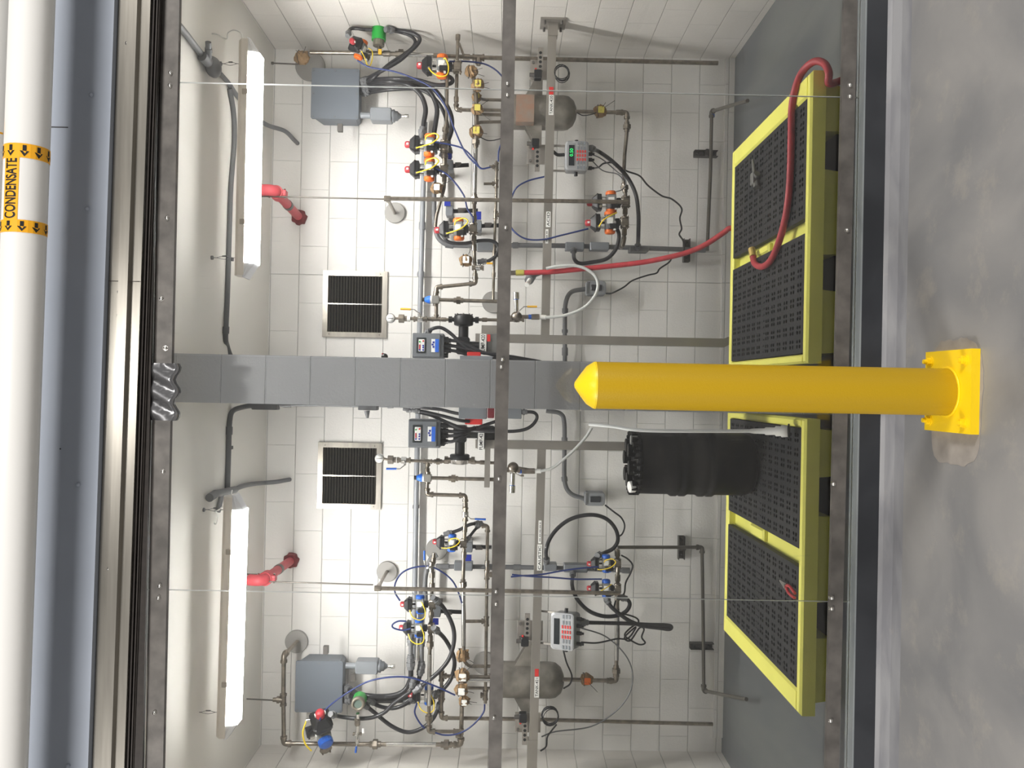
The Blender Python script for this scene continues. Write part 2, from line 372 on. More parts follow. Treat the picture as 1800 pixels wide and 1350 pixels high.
struct('trim_cove', MB().rings([[V((x, a, b)) for a, b in ((3.30, .0), (3.36, .010), (3.40, .032), (3.4125, .046), (3.42, -.005))] for x in (-3.2, 3.2)], COVE, False))
struct('trim_curb_cap', MB().box((0, 3.462, .1305), (6.4, .075, .007), CURBT))
struct('wall_back', MB().box((0, YB+.08, ZC/2), (5.4, .16, ZC), WPAINT))
struct('wall_left', MB().box((XL-.08, 4.75, ZC/2), (.16, 2.5, ZC), SPAINT))
struct('wall_right', MB().box((XR+.08, 4.75, ZC/2), (.16, 2.5, ZC), SPAINT))
struct('wall_partition', MB().box(((XPL+XPR)/2, (YP+YB)/2, ZC/2), (XPR-XPL, YB-YP, ZC), PPAINT))
struct('ceiling', MB().box((0, 4.75, ZC+.05), (5.5, 2.5, .1), CEILP))
mb = MB().box((0, 3.58, 4.06), (9, .1, 1.92), HALLP)
struct('wall_front', mb)
for s, x0 in ((-1, XL), (1, XR)):
    struct('wall_front_'+('left' if s < 0 else 'right'), MB().box((x0+s*1.1, 3.60, 1.54), (2.0, .14, 3.08), HALLP))
struct('baseboard_back', MB().box((0, YB-.012, .03), (4.95, .024, .07), WPAINT))

# clear panels: window_1 .. window_4 from left to right
seams = [-2.05, -.872, .108, 1.243, 2.6]; seams[0] = -3.0
for i in range(4):
    a, b = seams[i]+.0012, seams[i+1]-.0012; z0, z1, y0, y1 = .14, 3.07, 3.458, 3.466
    mb = MB(); q = [V((x, y, z)) for y in (y0, y1) for x, z in ((a, z0), (b, z0), (b, z1), (a, z1))]
    mb._add(q, [(0, 1, 2, 3), (7, 6, 5, 4)], PANE); mb._add(q, [(0, 4, 5, 1), (1, 5, 6, 2), (2, 6, 7, 3), (3, 7, 4, 0)], EDGE)
    struct('window_%d' % (i+1), mb)

def bolts(parent, pts, D, r=.0085, m=BRIGHT, nm='bolt'):
    for x, y in pts:
        c = P(x, y, D)
        link(nm, MB().lathe(c, (0, -1, 0), [(0, r), (.004, r*.98), (.008, r*.7), (.0095, 0)], m, 12).cyl(c+V((0, -.001, 0)), c+V((0, .012, 0)), r*1.25, m, 6, smooth=False), parent)
def bar(nm, label, z0l, z0r, h, y0, y1, m, xs=(-3.0, 2.9), cat='steel bar', grp=None):
    t = thing(nm, label, cat, (0, (y0+y1)/2, z0l), grp)
    (a, b) = xs; zz = lambda x: z0l+(z0r-z0l)*(x+1.5)/3.0
    lo = [V((a, y0, zz(a))), V((b, y0, zz(b))), V((b, y1, zz(b))), V((a, y1, zz(a)))]
    link('bar', MB().hexa(lo, [p+V((0, 0, h)) for p in lo], m), t); return t
tb = bar('steel_bar', 'dark mill steel flat bar clamping the top edge of the clear panels', 2.981, 2.979, .072, 3.434, 3.458, FRAME)
bolts(tb, [(300, 128), (299, 150), (294, 383), (284, 525), (291, 612), (281, 1030), (279, 1051), (272, 1253), (287, 829)], 3.434)
t = bar('steel_bar', 'grey steel mid rail bolted across the clear panels behind the bollard', 1.585, 1.586, .054, 3.434, 3.458, FRAME)
bolts(t, [(892, 147), (892, 167), (889, 400), (883, 632), (881, 645), (877, 842), (872, 1040), (872, 1062), (868, 1262)], 3.434)
t = bar('steel_bar', 'rusty steel bottom rail holding the clear panels above the curb', .182, .164, .055, 3.434, 3.458, FRAME)
bolts(t, [(1494, 150), (1494, 170), (1489, 405), (1465, 851), (1462, 1051), (1462, 1070), (1460, 1267)], 3.434)
# dented foil flap at the pillar head
FOIL = mat('foil_flashing', (150, 150, 152), .22, .95)
fl = MB(); rs = []
for i in range(15):
    x = -.165+.235*i/14; e_ = .012*math.sin(i*1.1)
    rs.append([V((x, 3.428-.016*abs(math.sin(i*.62+j*.35))-.003*j, 3.064-(.115+e_)*j/6)) for j in range(7)]+[V((x, 3.4325, 3.064-(.115+e_)*j/6)) for j in range(6, -1, -1)])
fl.rings(rs, FOIL, True); fo = single('flashing_patch', fl, 'crumpled shiny foil flashing bent over the top bar at the pillar', 'flashing')
# door track, stainless header channel, painted fascia
T = .0132
def tilt(x, z): return z-T*x if z > 3.06 else z
def long_prof(nm, label, prof, m, cat, xs=(-3.2, 3.2)):
    mb = MB(); mb.rings([[V((x, y, tilt(x, z))) for y, z in prof] for x in xs], m, False); t = thing(nm, label, cat, (0, prof[0][0], prof[0][1])); return t, link('profile', mb, t)
t, _ = long_prof('door_track', 'dark grooved track running above the clear panels', [(3.41, 3.055), (3.40, 3.066), (3.422, 3.067), (3.422, 3.071), (3.395, 3.072), (3.395, 3.077), (3.422, 3.078), (3.422, 3.082), (3.39, 3.083), (3.39, 3.0905), (3.515, 3.0905), (3.515, 3.072), (3.475, 3.072), (3.43, 3.057)], DARKT, 'track')
t, _ = long_prof('header_channel', 'brushed stainless header channel with a raised centre ridge', [(3.375, 3.093), (3.375, 3.130), (3.352, 3.136), (3.352, 3.174), (3.375, 3.180), (3.375, 3.222), (3.5, 3.222), (3.5, 3.093)], CHAN, 'channel')
bolts(t, [(224, 76), (210, 513), (209, 554), (192, 1000)], 3.368, .008)
link('joint', MB().box((.398, 3.378, 3.152), (.002, .03, .12), DARKT), t)
t, _ = long_prof('painted_fascia', 'wide blue-grey painted steel fascia above the stainless channel', [(3.345, 3.2245), (3.345, 3.478), (3.42, 3.478), (3.42, 3.2245)], BEAM, 'fascia')
bolts(t, [(161, 167), (154, 367), (138, 852), (120, 1346)], 3.345, .009, BEAM, 'screw')
link('butt_joint', MB().box((1.01, 3.3446, tilt(1.0, 3.435)), (.003, .003, .085), DARKT), t)
link('pilot_hole', MB().cyl(P(106, 789, 3.348), P(106, 789, 3.343), .003, INK, 8), t)

# jacketed overhead pipe with its marker
yp, rp_ = 3.1, .0755
ZP0 = P(33, 680, 3.1).z
def pz_(x): return ZP0-.0142*x
t = thing('condensate_pipe', 'large white jacketed overhead pipe with orange condensate marker', 'pipe', (0, yp, 3.4))
link('jacket', MB().rings([[V((x, yp+rp_*math.cos(2*math.pi*i/40), pz_(x)+rp_*math.sin(2*math.pi*i/40))) for i in range(40)] for x in (-3.2, -1, 1, 3.2)], PIPEW), t)
def onpipe(x, ang, dr=.0):    # ang measured from the camera side (-Y) towards the top
    r = rp_+dr; return V((x, yp-r*math.cos(ang), pz_(x)+r*math.sin(ang)))
def band(x0, x1, a0, a1, m, dr, nm):
    n = 28; mb = MB(); g = [[onpipe(x, a0+(a1-a0)*i/n, dr) for i in range(n+1)] for x in (x0, x1)]; h = [[onpipe(x, a0+(a1-a0)*i/n, -.001) for i in range(n+1)] for x in (x0, x1)]
    mb.rings([g[0]+h[0][::-1], g[1]+h[1][::-1]], m, False); return link(nm, mb, t)
xa = P(45, 252, 3.03).x; xb = P(45, 277, 3.03).x; xc_ = P(40, 386, 3.03).x; xd = P(40, 408, 3.03).x
for k, (a, b) in enumerate(((xb, xa), (xd, xc_))):
    bnd = band(a, b, -math.pi, math.pi, PMARK, .0012, 'arrow_band')
    for q in range(-4, 5):
        ang = -.42+q*.62; L = (b-a); cx = (a+b)/2; mb = MB()
        def pt(u, v_): return onpipe(cx-u*L, ang+v_/rp_, .002)
        mb._add([pt(-.38, -.006), pt(.02, -.006), pt(.02, .006), pt(-.38, .006)], [(0, 1, 2, 3)], INK)
        mb._add([pt(.02, -.015), pt(.42, 0), pt(.02, .015)], [(0, 1, 2)], INK); link('arrow', mb, bnd)
st = band(xc_, xb, -.22, .54, PMARK, .0010, 'marker_strip')
text('lettering', 'CONDENSATE', .062, None, INK, st, bold=.0012, fit=(xb-xc_-.008, .043), bend=lambda p: onpipe((xc_+xb)/2+p.x, .16+p.y/rp_, .0018))
# second pipe above and the dark space between
t2 = thing('upper_white_pipe', 'second white jacketed pipe running above and behind the condensate pipe', 'pipe', (0, 3.25, 3.68))
link('jacket', MB().cyl((-3.2, 3.25, 3.68+.046), (3.2, 3.25, 3.68-.046), .14, PIPEW, 40), t2)
link('arrow_band', MB().cyl((.93, 3.25, 3.668), (.99, 3.25, 3.6674), .1412, PMARK, 40), t2)
for (x, y, h, lab) in ((84, 12, 30, 'yellow pipe hanger end showing above the fascia at far right'), (86, 190, 20, 'yellow pipe hanger end right of the condensate marker'), (71, 640, 20, 'yellow pipe hanger end near the middle of the fascia')):
    c = P(x, y, 3.44); single('hanger_clamp', MB().box(c+V((0, 0, .01)), (px(h, 3.44), .012, .10), YELLIT).cyl(c+V((0, -.01, .02)), c+V((0, .02, .02)), .007, BRIGHT, 6), lab, 'hanger', 'yellow hangers above the fascia')

# ================================================================== bollard
bx, by, br_ = .012, 2.93, .0835
t = thing('bollard', 'bright yellow steel bollard bolted to the hall floor in front of the panels', 'bollard', (bx, by, 0))
link('post', MB().lathe((bx, by, .03), (0, 0, 1), [(0, br_), (1.255, br_)], YELSHADE, 64), t)
link('cap', MB().lathe((bx, by, 1.285), (0, 0, 1), [(-.004, br_+.0008), (.003, br_-.001), (.028, br_*.80), (.052, br_*.42), (.062, br_*.25), (.069, br_*.12), (.071, .0)], YELLIT, 64), t)
link('weld_bead', MB().tube([V((bx+(br_+.002)*math.cos(a*math.pi/20), by+(br_+.002)*math.sin(a*math.pi/20), .033)) for a in range(41)], .005, YELLIT, 6), t)
link('base_plate', MB().box((bx+.003, by, .016), (.29, .305, .03), YELLIT), t)
for sx in (-1, 1):
    for sy in (-1, 1):
        c = V((bx+.003+sx*.108, by+sy*.115, .031))
        link('anchor_bolt', MB().cyl(c, c+V((0, 0, .003)), .019, YELLIT, 18).cyl(c+V((0, 0, .003)), c+V((0, 0, .016)), .0145, YELLIT, 6, smooth=False).cyl(c+V((0, 0, .015)), c+V((0, 0, .028)), .0085, YELLIT, 12), t)
def patch_pt(k, z):
    a = k*math.pi/30; c, n_ = math.cos(a), math.sin(a); q = (abs(c)**4+abs(n_)**4)**-.25
    q *= 1+.10*noise.noise(V((c*1.5, n_*1.5, 3)))+.05*noise.noise(V((c*7, n_*7, 1)))
    return V((bx-.035+.225*c*q, by+.005+.165*n_*q, z))
single('grout_patch', MB()._add([patch_pt(k, z) for z in (.0005, .0012) for k in range(60)], [tuple(range(60, 120))]+[(i, (i+1) % 60, 60+(i+1) % 60, 60+i) for i in range(60)], mat('bare_concrete', (150, 144, 138), .75, 0, .14, 14)), 'bare concrete patch around the bollard base plate', 'concrete patch')

# ================================================================== spill pallets
ZP, YF, YK = .28, 3.63, 4.90
def grate_mesh():
    W, Dp, TH = .535, 1.165, .03; mb = MB(); nx, gap = 8, .05
    e = .012; cw = (W-2*e)/nx; ny = 12; ch = (Dp-2*e-gap)/ny
    def quad(x0, y0, x1, y1): mb._add([(x0, y0, 0), (x1, y0, 0), (x1, y1, 0), (x0, y1, 0)], [(0, 1, 2, 3)], GRATE)
    quad(0, 0, W, e); quad(0, Dp-e, W, Dp); quad(0, e, e, Dp-e); quad(W-e, e, W, Dp-e); ym = e+ch*6; quad(e, ym, W-e, ym+gap)
    for k in range(nx*2):
        x = e+cw*(k+.5)/2; mb.box((x, ym+gap/2, .0015), (.007, gap*.9, .003), GRATE)
    for i in range(nx):
        for j in range(ny):
            X0 = e+cw*i; Y0 = e+ch*j+(gap if j >= 6 else 0)
            for qx in (0, 1):
                for qy in (0, 1):
                    x0, y0 = X0+qx*cw/2, Y0+qy*ch/2; w2, h2 = cw/2, ch/2; cx = X0+cw/2+(qx*2-1)*cw*.19; cy = Y0+ch/2+(qy*2-1)*ch*.17
                    O = [(x0, y0), (x0+w2/2, y0), (x0+w2, y0), (x0+w2, y0+h2/2), (x0+w2, y0+h2), (x0+w2/2, y0+h2), (x0, y0+h2), (x0, y0+h2/2)]
                    I = [(cx+cw*.145*math.cos(a), cy+ch*.125*math.sin(a)) for a in [math.radians(225+45*k) for k in range(8)]]
                    vs = [(x, y, 0) for x, y in O]+[(x, y, 0) for x, y in I]+[(x, y, -TH) for x, y in I]
                    mb._add(vs, [(k, (k+1) % 8, 8+(k+1) % 8, 8+k) for k in range(8)]+[(8+k, 8+(k+1) % 8, 16+(k+1) % 8, 16+k) for k in range(8)], GRATE)
    for a, b in (((0, 0), (W, 0)), ((W, 0), (W, Dp)), ((W, Dp), (0, Dp)), ((0, Dp), (0, 0))):
        mb._add([(a[0], a[1], 0), (b[0], b[1], 0), (b[0], b[1], -TH), (a[0], a[1], -TH)], [(0, 3, 2, 1)], GRATE)
    me = bpy.data.meshes.new('deck_grate'); me.from_pydata(mb.v, [], mb.f); me.materials.append(GRATE); me.update(); return me
GM = grate_mesh()
def pallet(x0, x1, y0, label, glabels, mirror):
    t = thing('spill_pallet', label, 'spill pallet', ((x0+x1)/2, y0, 0), 'yellow spill containment pallets')
    so, si = .10, .04                       # outer and inner side rim
    a0 = x0+(si if mirror else so); a1 = x1-(so if mirror else si); gw = .535; gx = [a0+.006, a1-gw-.006]; y1 = y0+1.27
    def slab(x0_, x1_, y0_, y1_, z0, z1, b=(0, 0, 0, 0), mb=None):      # b: bevel on the top edge at x0, x1, y0, y1
        lo = [V((x0_, y0_, z0)), V((x1_, y0_, z0)), V((x1_, y1_, z0)), V((x0_, y1_, z0))]; zb = z1-.01
        md = [V((p.x, p.y, zb)) for p in lo]; e = .01
        hi = [V((x0_+e*b[0], y0_+e*b[2], z1)), V((x1_-e*b[1], y0_+e*b[2], z1)), V((x1_-e*b[1], y1_-e*b[3], z1)), V((x0_+e*b[0], y1_-e*b[3], z1))]
        return mb.rings([lo, md, hi], POLY, False)
    z0, z1 = ZP-.068, ZP
    mb = MB(); slab(x0, x1, y0, y0+.05, z0, z1, (1, 1, 1, 1), mb); slab(x0, x1, y1-.05, y1, z0, z1, (1, 1, 1, 1), mb)
    slab(x0, a0, y0+.05, y1-.05, z0, z1, (1, 1, 0, 0), mb); slab(a1, x1, y0+.05, y1-.05, z0, z1, (1, 1, 0, 0), mb)
    link('rim', mb, t)
    gm = gx[0]+gw; gn = gx[1]
    mb = MB(); slab(gm-.02, gn+.02, y0+.05, y1-.05, ZP-.16, ZP-.045, (1, 1, 0, 0), mb)
    slab(gm+.010, gn-.012, y0+.62, y0+.84, ZP-.05, ZP-.018, (1, 1, 1, 1), mb); link('centre_rib', mb, t)
    mb = MB(); pk = [.035, .255, .375, .67, .80, .965]; L = x1-x0
    for k in range(3):
        a, b = x0+L*pk[2*k], x0+L*pk[2*k+1]
        if mirror: a, b = x1-L*(1-pk[2*k]), x1-L*(1-pk[2*k+1])
        lo = [V((a+.015, y0+.075, 0)), V((b-.015, y0+.075, 0)), V((b-.015, y1-.07, 0)), V((a+.015, y1-.07, 0))]
        hi = [V((a, y0+.03, z0)), V((b, y0+.03, z0)), V((b, y1-.03, z0)), V((a, y1-.03, z0))]
        mb.hexa(lo, hi, POLY)
    link('sump_body', mb, t)
    link('sump_shade', MB().box(((x0+x1)/2, (y0+y1)/2, .125), (L-.1, 1.1, .012), BLACK), t)  # black sheet paints in the shade inside the yellow sump
    for k in (0, 1):
        g = bpy.data.objects.new('deck_grate', GM); C.objects.link(g); g.location = (gx[k], y0+.054, ZP-.004)
        tag(g, glabels[k], 'grate', 'black removable deck grates')
pallet(.13, 1.42, YF, 'yellow spill pallet in the right bay with the red hose draped on it', ['black deck grate in the right bay nearest the bollard, under the hose end', 'black deck grate at the right bay outer side with a grey wrench on it'], True)
pallet(-1.42, -.115, YF, 'yellow spill pallet in the left bay carrying the black drum', ['black deck grate at the left bay outer side with red-handled pliers on it', 'black deck grate in the left bay under the black drum'], False)

# ================================================================== bay light fixtures
def fixture(label, xa, ya, xb, yb, D=4.7):
    B, A = P(xa, ya, D), P(xb, yb, D); c = (A+B)/2; d = (B-A).normalized(); L = (B-A).length/2
    M = Matrix(((d.x, 0, -d.z, c.x), (d.y, 1, 0, c.y), (d.z, 0, d.x, c.z), (0, 0, 0, 1)))
    t = thing('light_fixture', label, 'light', c, 'vapour-tight strip lights')
    W = .066
    link('housing', MB(M).rings([[V((x, y, z)) for y, z in ((-W, -.007), (-W, .028), (-.035, .052), (.035, .052), (W, .028), (W, -.007), (W-.003, -.007), (W-.003, 0), (-W+.003, 0), (-W+.003, -.007))] for x in (-L, L)], mat('fixture_housing', (224, 216, 206), .5), False), t)
    link('lens', MB(M).rings([[V((x, y, z)) for y, z in ((-W+.004, -.0075), (-W+.008, -.035), (-.04, -.066), (.04, -.066), (W-.008, -.035), (W-.004, -.0075))] for x in (-L+.07, L-.07)], LENS, False), t)
    link('light_board', MB(M).box((0, 0, -.003), (2*L-.17, .10, .004), BOARD), t)
    for s in (-1, 1):
        link('end_cap', MB(M).rings([[V((s*(L-.07), y, z)) for y, z in ((-W+.004, 0), (-W+.008, -.03), (-.04, -.062), (.04, -.062), (W-.008, -.03), (W-.004, 0))][::s], [V((s*(L+.012), y, z)) for y, z in ((-W+.006, 0), (-W+.012, -.006), (-.04, -.012), (.04, -.012), (W-.012, -.006), (W-.006, 0))][::s]], CLEAREND, False), t)
        link('latch', MB(M).box((s*L*.55, -W-.004, .004), (.03, .008, .03), mat('latch_beige', (170, 160, 148), .4), .003), t)
    return t
fixture('bright strip light hanging in the right bay left of the conduit loop', 440, 76, 432, 486)
fixture('bright strip light hanging in the left bay by the far side wall', 413, 872, 400, 1290)
def hanger(x0, x1, y, D, label):
    a, b = P(x0, y, D), P(x1, y, D); t = thing('cable_hanger', label, 'hanger', a, 'wire hangers of the strip lights')
    link('anchor', MB().cyl(a, a+(b-a).normalized()*.012, .012, GREYP, 10), t)
    m = a.lerp(b, .5); s = V((.009, 0, 0)); mb = MB()
    for k in (-1, 1): mb.tube(smooth([a.lerp(b, .2), m+s*k, a.lerp(b, .8)], 6), .0014, GREYP, 5)
    mb.cyl(a, a.lerp(b, .2), .002, GREYP, 5).cyl(a.lerp(b, .8), b, .0014, GREYP, 5); link('wire_loop', mb, t)
    link('crimp', MB().cyl(a.lerp(b, .42)+s, a.lerp(b, .6)+s, .004, GREYP, 8), t)
hanger(386, 424, 112, 4.72, 'wire hanger at the right end of the right bay strip light')
hanger(371, 418, 453, 4.72, 'wire hanger at the left end of the right bay strip light')
hanger(356, 402, 896, 4.72, 'wire hanger at the right end of the left bay strip light')
hanger(343, 388, 1252, 4.72, 'wire hanger at the left end of the left bay strip light')
hose('lamp_cord', 'thin white cord looping from the ceiling fitting to the right bay strip light', [(366, 72), (370, 61), (380, 60), (398, 68), (401, 58), (412, 53), (424, 58), (427, 69), (436, 79)], 2.5, WHITE, 4.7, 'cord')
hose('lamp_cord', 'white cord loop dropping from the ceiling box to the left bay strip light', [(408, 862, 5.0), (402, 880), (385, 896), (376, 900), (374, 915), (380, 921), (383, 906), (378, 897)], 2.5, WHITE, 4.9, 'cord')

# ================================================================== grey electrical conduits and boxes
def clampm(x, y, D, along, parent, w_=11, h=6):
    c = P(x, y, D); s = (px(h, D), .03, px(w_, D)) if along == 'x' else (px(w_, D), .03, px(h, D))
    link('strap', MB().box(c+V((0, .012, 0)), s, mat('strap_dark', (58, 58, 60), .5), .002), parent)
def conduit(label, pts, w_=8, D=5.86, m=GREYP, collars=(), straps=(), curve=False, group=None):
    p = pts3(pts, D); r = px(w_, D)/2; t = thing('conduit', label, 'conduit', p[0], group)
    q = smooth(p, 6) if curve else fillet(p, .11, 8); link('tube_run', MB().tube(q, r, m, 12), t)
    for x, y, d in collars:
        c = P(x, y, D); i, c = near(q, c); e = (q[i+1]-q[i]).normalized(); link('collar', MB().cyl(c-e*px(d, D)/2, c+e*px(d, D)/2, r*1.32, m, 12), t)
    for s in straps: clampm(s[0], s[1], D, s[2], t)
    return t
DC = mat('dark_conduit', (84, 85, 86), .5)
conduit('long horizontal grey conduit under the ceiling of the right bay', [CE(404, 156), CE(411, 200), CE(412, 250), CE(406, 330), CE(403, 420), CE(400, 520), CE(397, 590), (399, 606, 5.07), (404, 622, 5.10), (412, 638, 5.12)], 8.5, 5.05, DC, [(397, 582, 12)], [(403, 317, 'x'), (403, 455, 'x')], curve=True)
conduit('grey conduit crossing the right bay ceiling diagonally into a cast box', [CE(290, 18, .02), CE(318, 48, .02), CE(352, 93, .02), CE(368, 112, .02)], 11, 4.6)
c0, c1 = P(366, 110, Pz(366, 110, 3.26).y), P(384, 126, Pz(384, 126, 3.26).y)
t = thing('junction_box', 'cast grey ceiling junction box with round hubs above the right bay strip light', 'junction box', c0)
link('body', MB().ball((c0+c1)/2, .052, GREYP, 0, 0, 14, 9, (1.1, 1.3, .8)), t)
link('hub', MB().cyl(c0, c0+V((.010, -.06, .012)), .028, GREYP, 14), t)
q = c0+V((.02, -.02, -.01)); link('cord_grip', MB().cyl(q, P(366, 74, q.y-.06), .016, GREYP, 12).cyl(q.lerp(P(366, 74, q.y-.06), .35), q.lerp(P(366, 74, q.y-.06), .6), .020, GREYP, 8), t)
conduit('grey conduit running from the ceiling box to the ceiling tee in the right bay', [CE(386, 128), CE(402, 146), CE(406, 152)], 8, 4.9)
conduit('grey conduit slanting over the ceiling from the tee to the back wall', [CE(404, 150), CE(423, 176), CE(463, 216), (500, 230, 5.82), (516, 245, 5.86), (523, 252, 5.93)], 8, 5.4, collars=[(406, 153, 20)], curve=True)
conduit('grey conduit bending off the partition along the left bay ceiling', [(462, 712, 5.15), (446, 713, 5.15), (430, 715, 5.16), CE(410, 722), CE(404, 740), CE(402, 790), CE(400, 858)], 9, 5.1, DC, [(403, 757, 14)], [(402, 787, 'x')], curve=True)
def boxthing(nm, label, x0, y0, x1, y1, D, depth, m, cat, lid=True, screws=True, bev=.012):
    a, b = P(x0, y1, D), P(x1, y0, D); c = (a+b)/2; w_, h = b.x-a.x, abs(a.z-b.z)
    t = thing(nm, label, cat, (c.x, D+depth, c.z)); link('body', MB().box((c.x, D+depth/2, c.z), (w_, depth, h), m, bev), t)
    if lid:
        l = link('cover', MB().box((c.x, D-.002, c.z), (w_*.97, .012, h*.97), m, bev), t)
        if screws:
            for sx in (-1, 1):
                for sz in (-1, 1): link('screw', MB().cyl((c.x+sx*w_*.42, D-.012, c.z+sz*h*.42), (c.x+sx*w_*.42, D, c.z+sz*h*.42), min(.006, w_*.06), FRAME, 8), l)
    return t, c, w_, h
cdP = conduit('grey conduit running down the partition on its left bay side', [(450, 712, 5.14), (560, 711, 5.14), (640, 713, 5.14), (700, 713, 5.12), (760, 716, 5.1)], 7, 5.12, collars=[(503, 711, 14), (686, 713, 10)])
link('conduit_body', MB().box(P(467, 713, 5.12), (.05, .06, px(45, 5.12)), DC, .006), cdP)
t, c, w_, h = boxthing('switch_box', 'small grey switch box with a lever high on the partition', 629, 707, 663, 721, 4.9, .07, GREYP, 'switch box', True, False, .006)
link('lever', MB().cyl(P(645, 722, 4.9), P(646, 735, 4.9), .018, GREYP, 10, .007), t)
single('partition_knob', MB().ball(P(676, 627, 4.9), .02, BLACK, 0, 0, 10, 7).cyl(P(676, 628, 4.9), P(672, 621, 4.9), .006, RED, 8), 'small dark knob with red tip on the right side of the partition', 'knob')
p0 = P(398, 862, 5.1); t = thing('junction_box', 'cast grey ceiling junction box at the right end of the left bay light', 'junction box', p0)
link('body', MB().tube([V(P(*CE(379, 868, .03))), V(P(*CE(413, 861, .03)))], .022, GREYP, 12), t); q = P(*CE(379, 868, .03)); link('hub', MB().cyl(q, q+V((-.01, -.10, 0)), .024, GREYP, 14), t)
q = P(*CE(390, 868, .035)); link('cord_grip', MB().cyl(q, P(383, 900, q.y), .016, GREYP, 12), t)
conduit('grey conduit curving over the left bay ceiling to the back wall above the vent', [CE(412, 861), CE(425, 855), CE(442, 851), CE(462, 849), (485, 847, 5.86), (503, 844, 5.88), (509, 843, 5.93)], 8, 5.6, curve=True)
conduit('horizontal grey conduit along the back wall of the right bay', [(747, 215), (744, 330), (740, 480), (736, 632)], 9, 5.87, LGREY, collars=[(740, 397, 12), (739, 482, 9)], straps=[(739, 482, 'x')])
conduit('horizontal grey conduit along the back wall of the left bay', [(735, 715), (733, 800), (731, 900), (729, 1040), (726, 1160)], 9.5, 5.87, LGREY, straps=[(731, 891, 'x')])
cdR = conduit('grey conduit turning down from the valve row to the wall boxes in the right bay', [(763, 290), (763, 395), (770, 420), (785, 431), (825, 432), (900, 431), (1000, 432), (1100, 435), (1240, 440)], 8.5, 5.80, collars=[(906, 431, 10), (790, 432, 14)], curve=False)
conduit('grey conduit in a long swing from the partition to the right bay outlet', [(993, 640), (993, 560), (995, 530), (1005, 513), (1030, 508)], 8, 5.86, collars=[(992, 618, 14), (992, 582, 6), (992, 546, 8)], curve=True)
conduit('grey conduit in a long swing from the partition to the left bay outlet', [(960, 722), (985, 727), (992, 745), (992, 800), (993, 848), (1004, 868), (1028, 877)], 8, 5.86, collars=[(992, 775, 12), (992, 842, 8)], curve=True)
cdL = conduit('grey conduit carrying the wall boxes of the left bay', [(766, 996), (830, 996), (900, 997), (960, 998), (1040, 1000), (1106, 1003)], 8, 5.80, collars=[(778, 996, 22), (909, 997, 12), (1100, 1003, 14), (862, 997, 10)])
conduit('short grey flexible conduit dropping beside the valve row in the left bay', [(768, 975, 5.8), (757, 983, 5.8), (750, 1002, 5.8), (747, 1025, 5.8), (748, 1060, 5.8)], 9, 5.8, curve=True)
def cbody(parent, x0, y0, x1, y1, lab=None, D=5.74, dep=.075, m=GREYBOX):
    a, b = P(x0, y1, D), P(x1, y0, D); c = (a+b)/2; w_, h = b.x-a.x, abs(a.z-b.z)
    o = link('conduit_body', MB().box((c.x, D+dep/2, c.z), (w_, dep, h), m, .006), parent); link('body_cover', MB().box((c.x, D-.002, c.z), (w_*.97, .01, h*.97), m, .006), o)
for q in ((994, 426, 1027, 439), (1037, 426, 1071, 439), (838, 426, 872, 440)): cbody(cdR, *q)
for q in ((798, 989, 831, 1003), (956, 991, 979, 1004), (991, 993, 1033, 1006)): cbody(cdL, *q)
link('hub_plate', MB().box(P(1122, 440, 5.80), (px(8, 5.8), .10, px(33, 5.8)), GREYP, .008), cdR)
def outlet(label, x0, y0, x1, y1):
    t, c, w_, h = boxthing('outlet_box', label, x0, y0, x1, y1, 5.79, .10, mat('outlet_grey', (140, 143, 146), .45), 'outlet box', True, False, .02)
    link('outlet_face', MB().box((c.x, 5.777, c.z), (w_*.42, .012, h*.52), mat('dark_face', (52, 54, 58), .4), .006), t)
    link('cover_hinge', MB().box((c.x, 5.782, c.z+h*.44), (w_*.85, .014, .012), GREYP), t)
outlet('grey weatherproof outlet box on the right bay wall left of the wavy cable', 1030, 494, 1066, 518)
outlet('grey weatherproof outlet box on the left bay wall above the drum', 1028, 866, 1064, 889)
# large enclosures
def enclosure(label, x0, y0, x1, y1, lugs, lower_lug):
    D = 5.70; a, b = P(x0, y1, D), P(x1, y0, D); c = (a+b)/2; w_, h = b.x-a.x, a.z-b.z
    t = thing('enclosure', label, 'enclosure', (c.x, YB, c.z)); GB = mat('enclosure_grey', (108, 115, 124), .5, .05, .04, 3, bump=.2, bscale=90)
    k = .93
    def rect(y, q, e=.02):
        o = []
        for sx, sz in ((1, 1), (-1, 1), (-1, -1), (1, -1)):
            X, Z = sx*w_/2*q, sz*abs(h)/2*q; ee = e
            o += ([V((c.x+X, y, c.z+Z-sz*ee)), V((c.x+X-sx*ee, y, c.z+Z))] if sx*sz > 0 else [V((c.x+X-sx*ee, y, c.z+Z)), V((c.x+X, y, c.z+Z-sz*ee))])
        return o
    link('body', MB().rings([rect(YB-.005, .86), rect(D+.10, .93), rect(D+.03, .97), rect(D+.014, .97)], GB, False), t)
    l = link('cover', MB().rings([rect(D+.014, 1., .008), rect(D+.002, 1., .008), rect(D, .99, .008)], GB, False), t)
    for i in (-1, 0, 1):
        for j in (-1, 0, 1):
            if i or j:
                q = V((c.x+i*w_*.455, D, c.z+j*abs(h)*.455)); link('screw', MB().cyl(q+V((0, -.003, 0)), q+V((0, .004, 0)), .006, GREYP, 10), l)
    for s in lugs:
        q = P(s[0], s[1], 5.7); link('mounting_lug', MB().box(q, (.055, .03, .035), FRAME, .004), t)
    return t
enclosure('large square grey enclosure high on the right bay wall', 546, 121, 632, 208, [(598, 225)], 0)
enclosure('large square grey enclosure high on the left bay wall', 518, 1163, 603, 1252, [(573, 1142), (621, 1190)], 0)
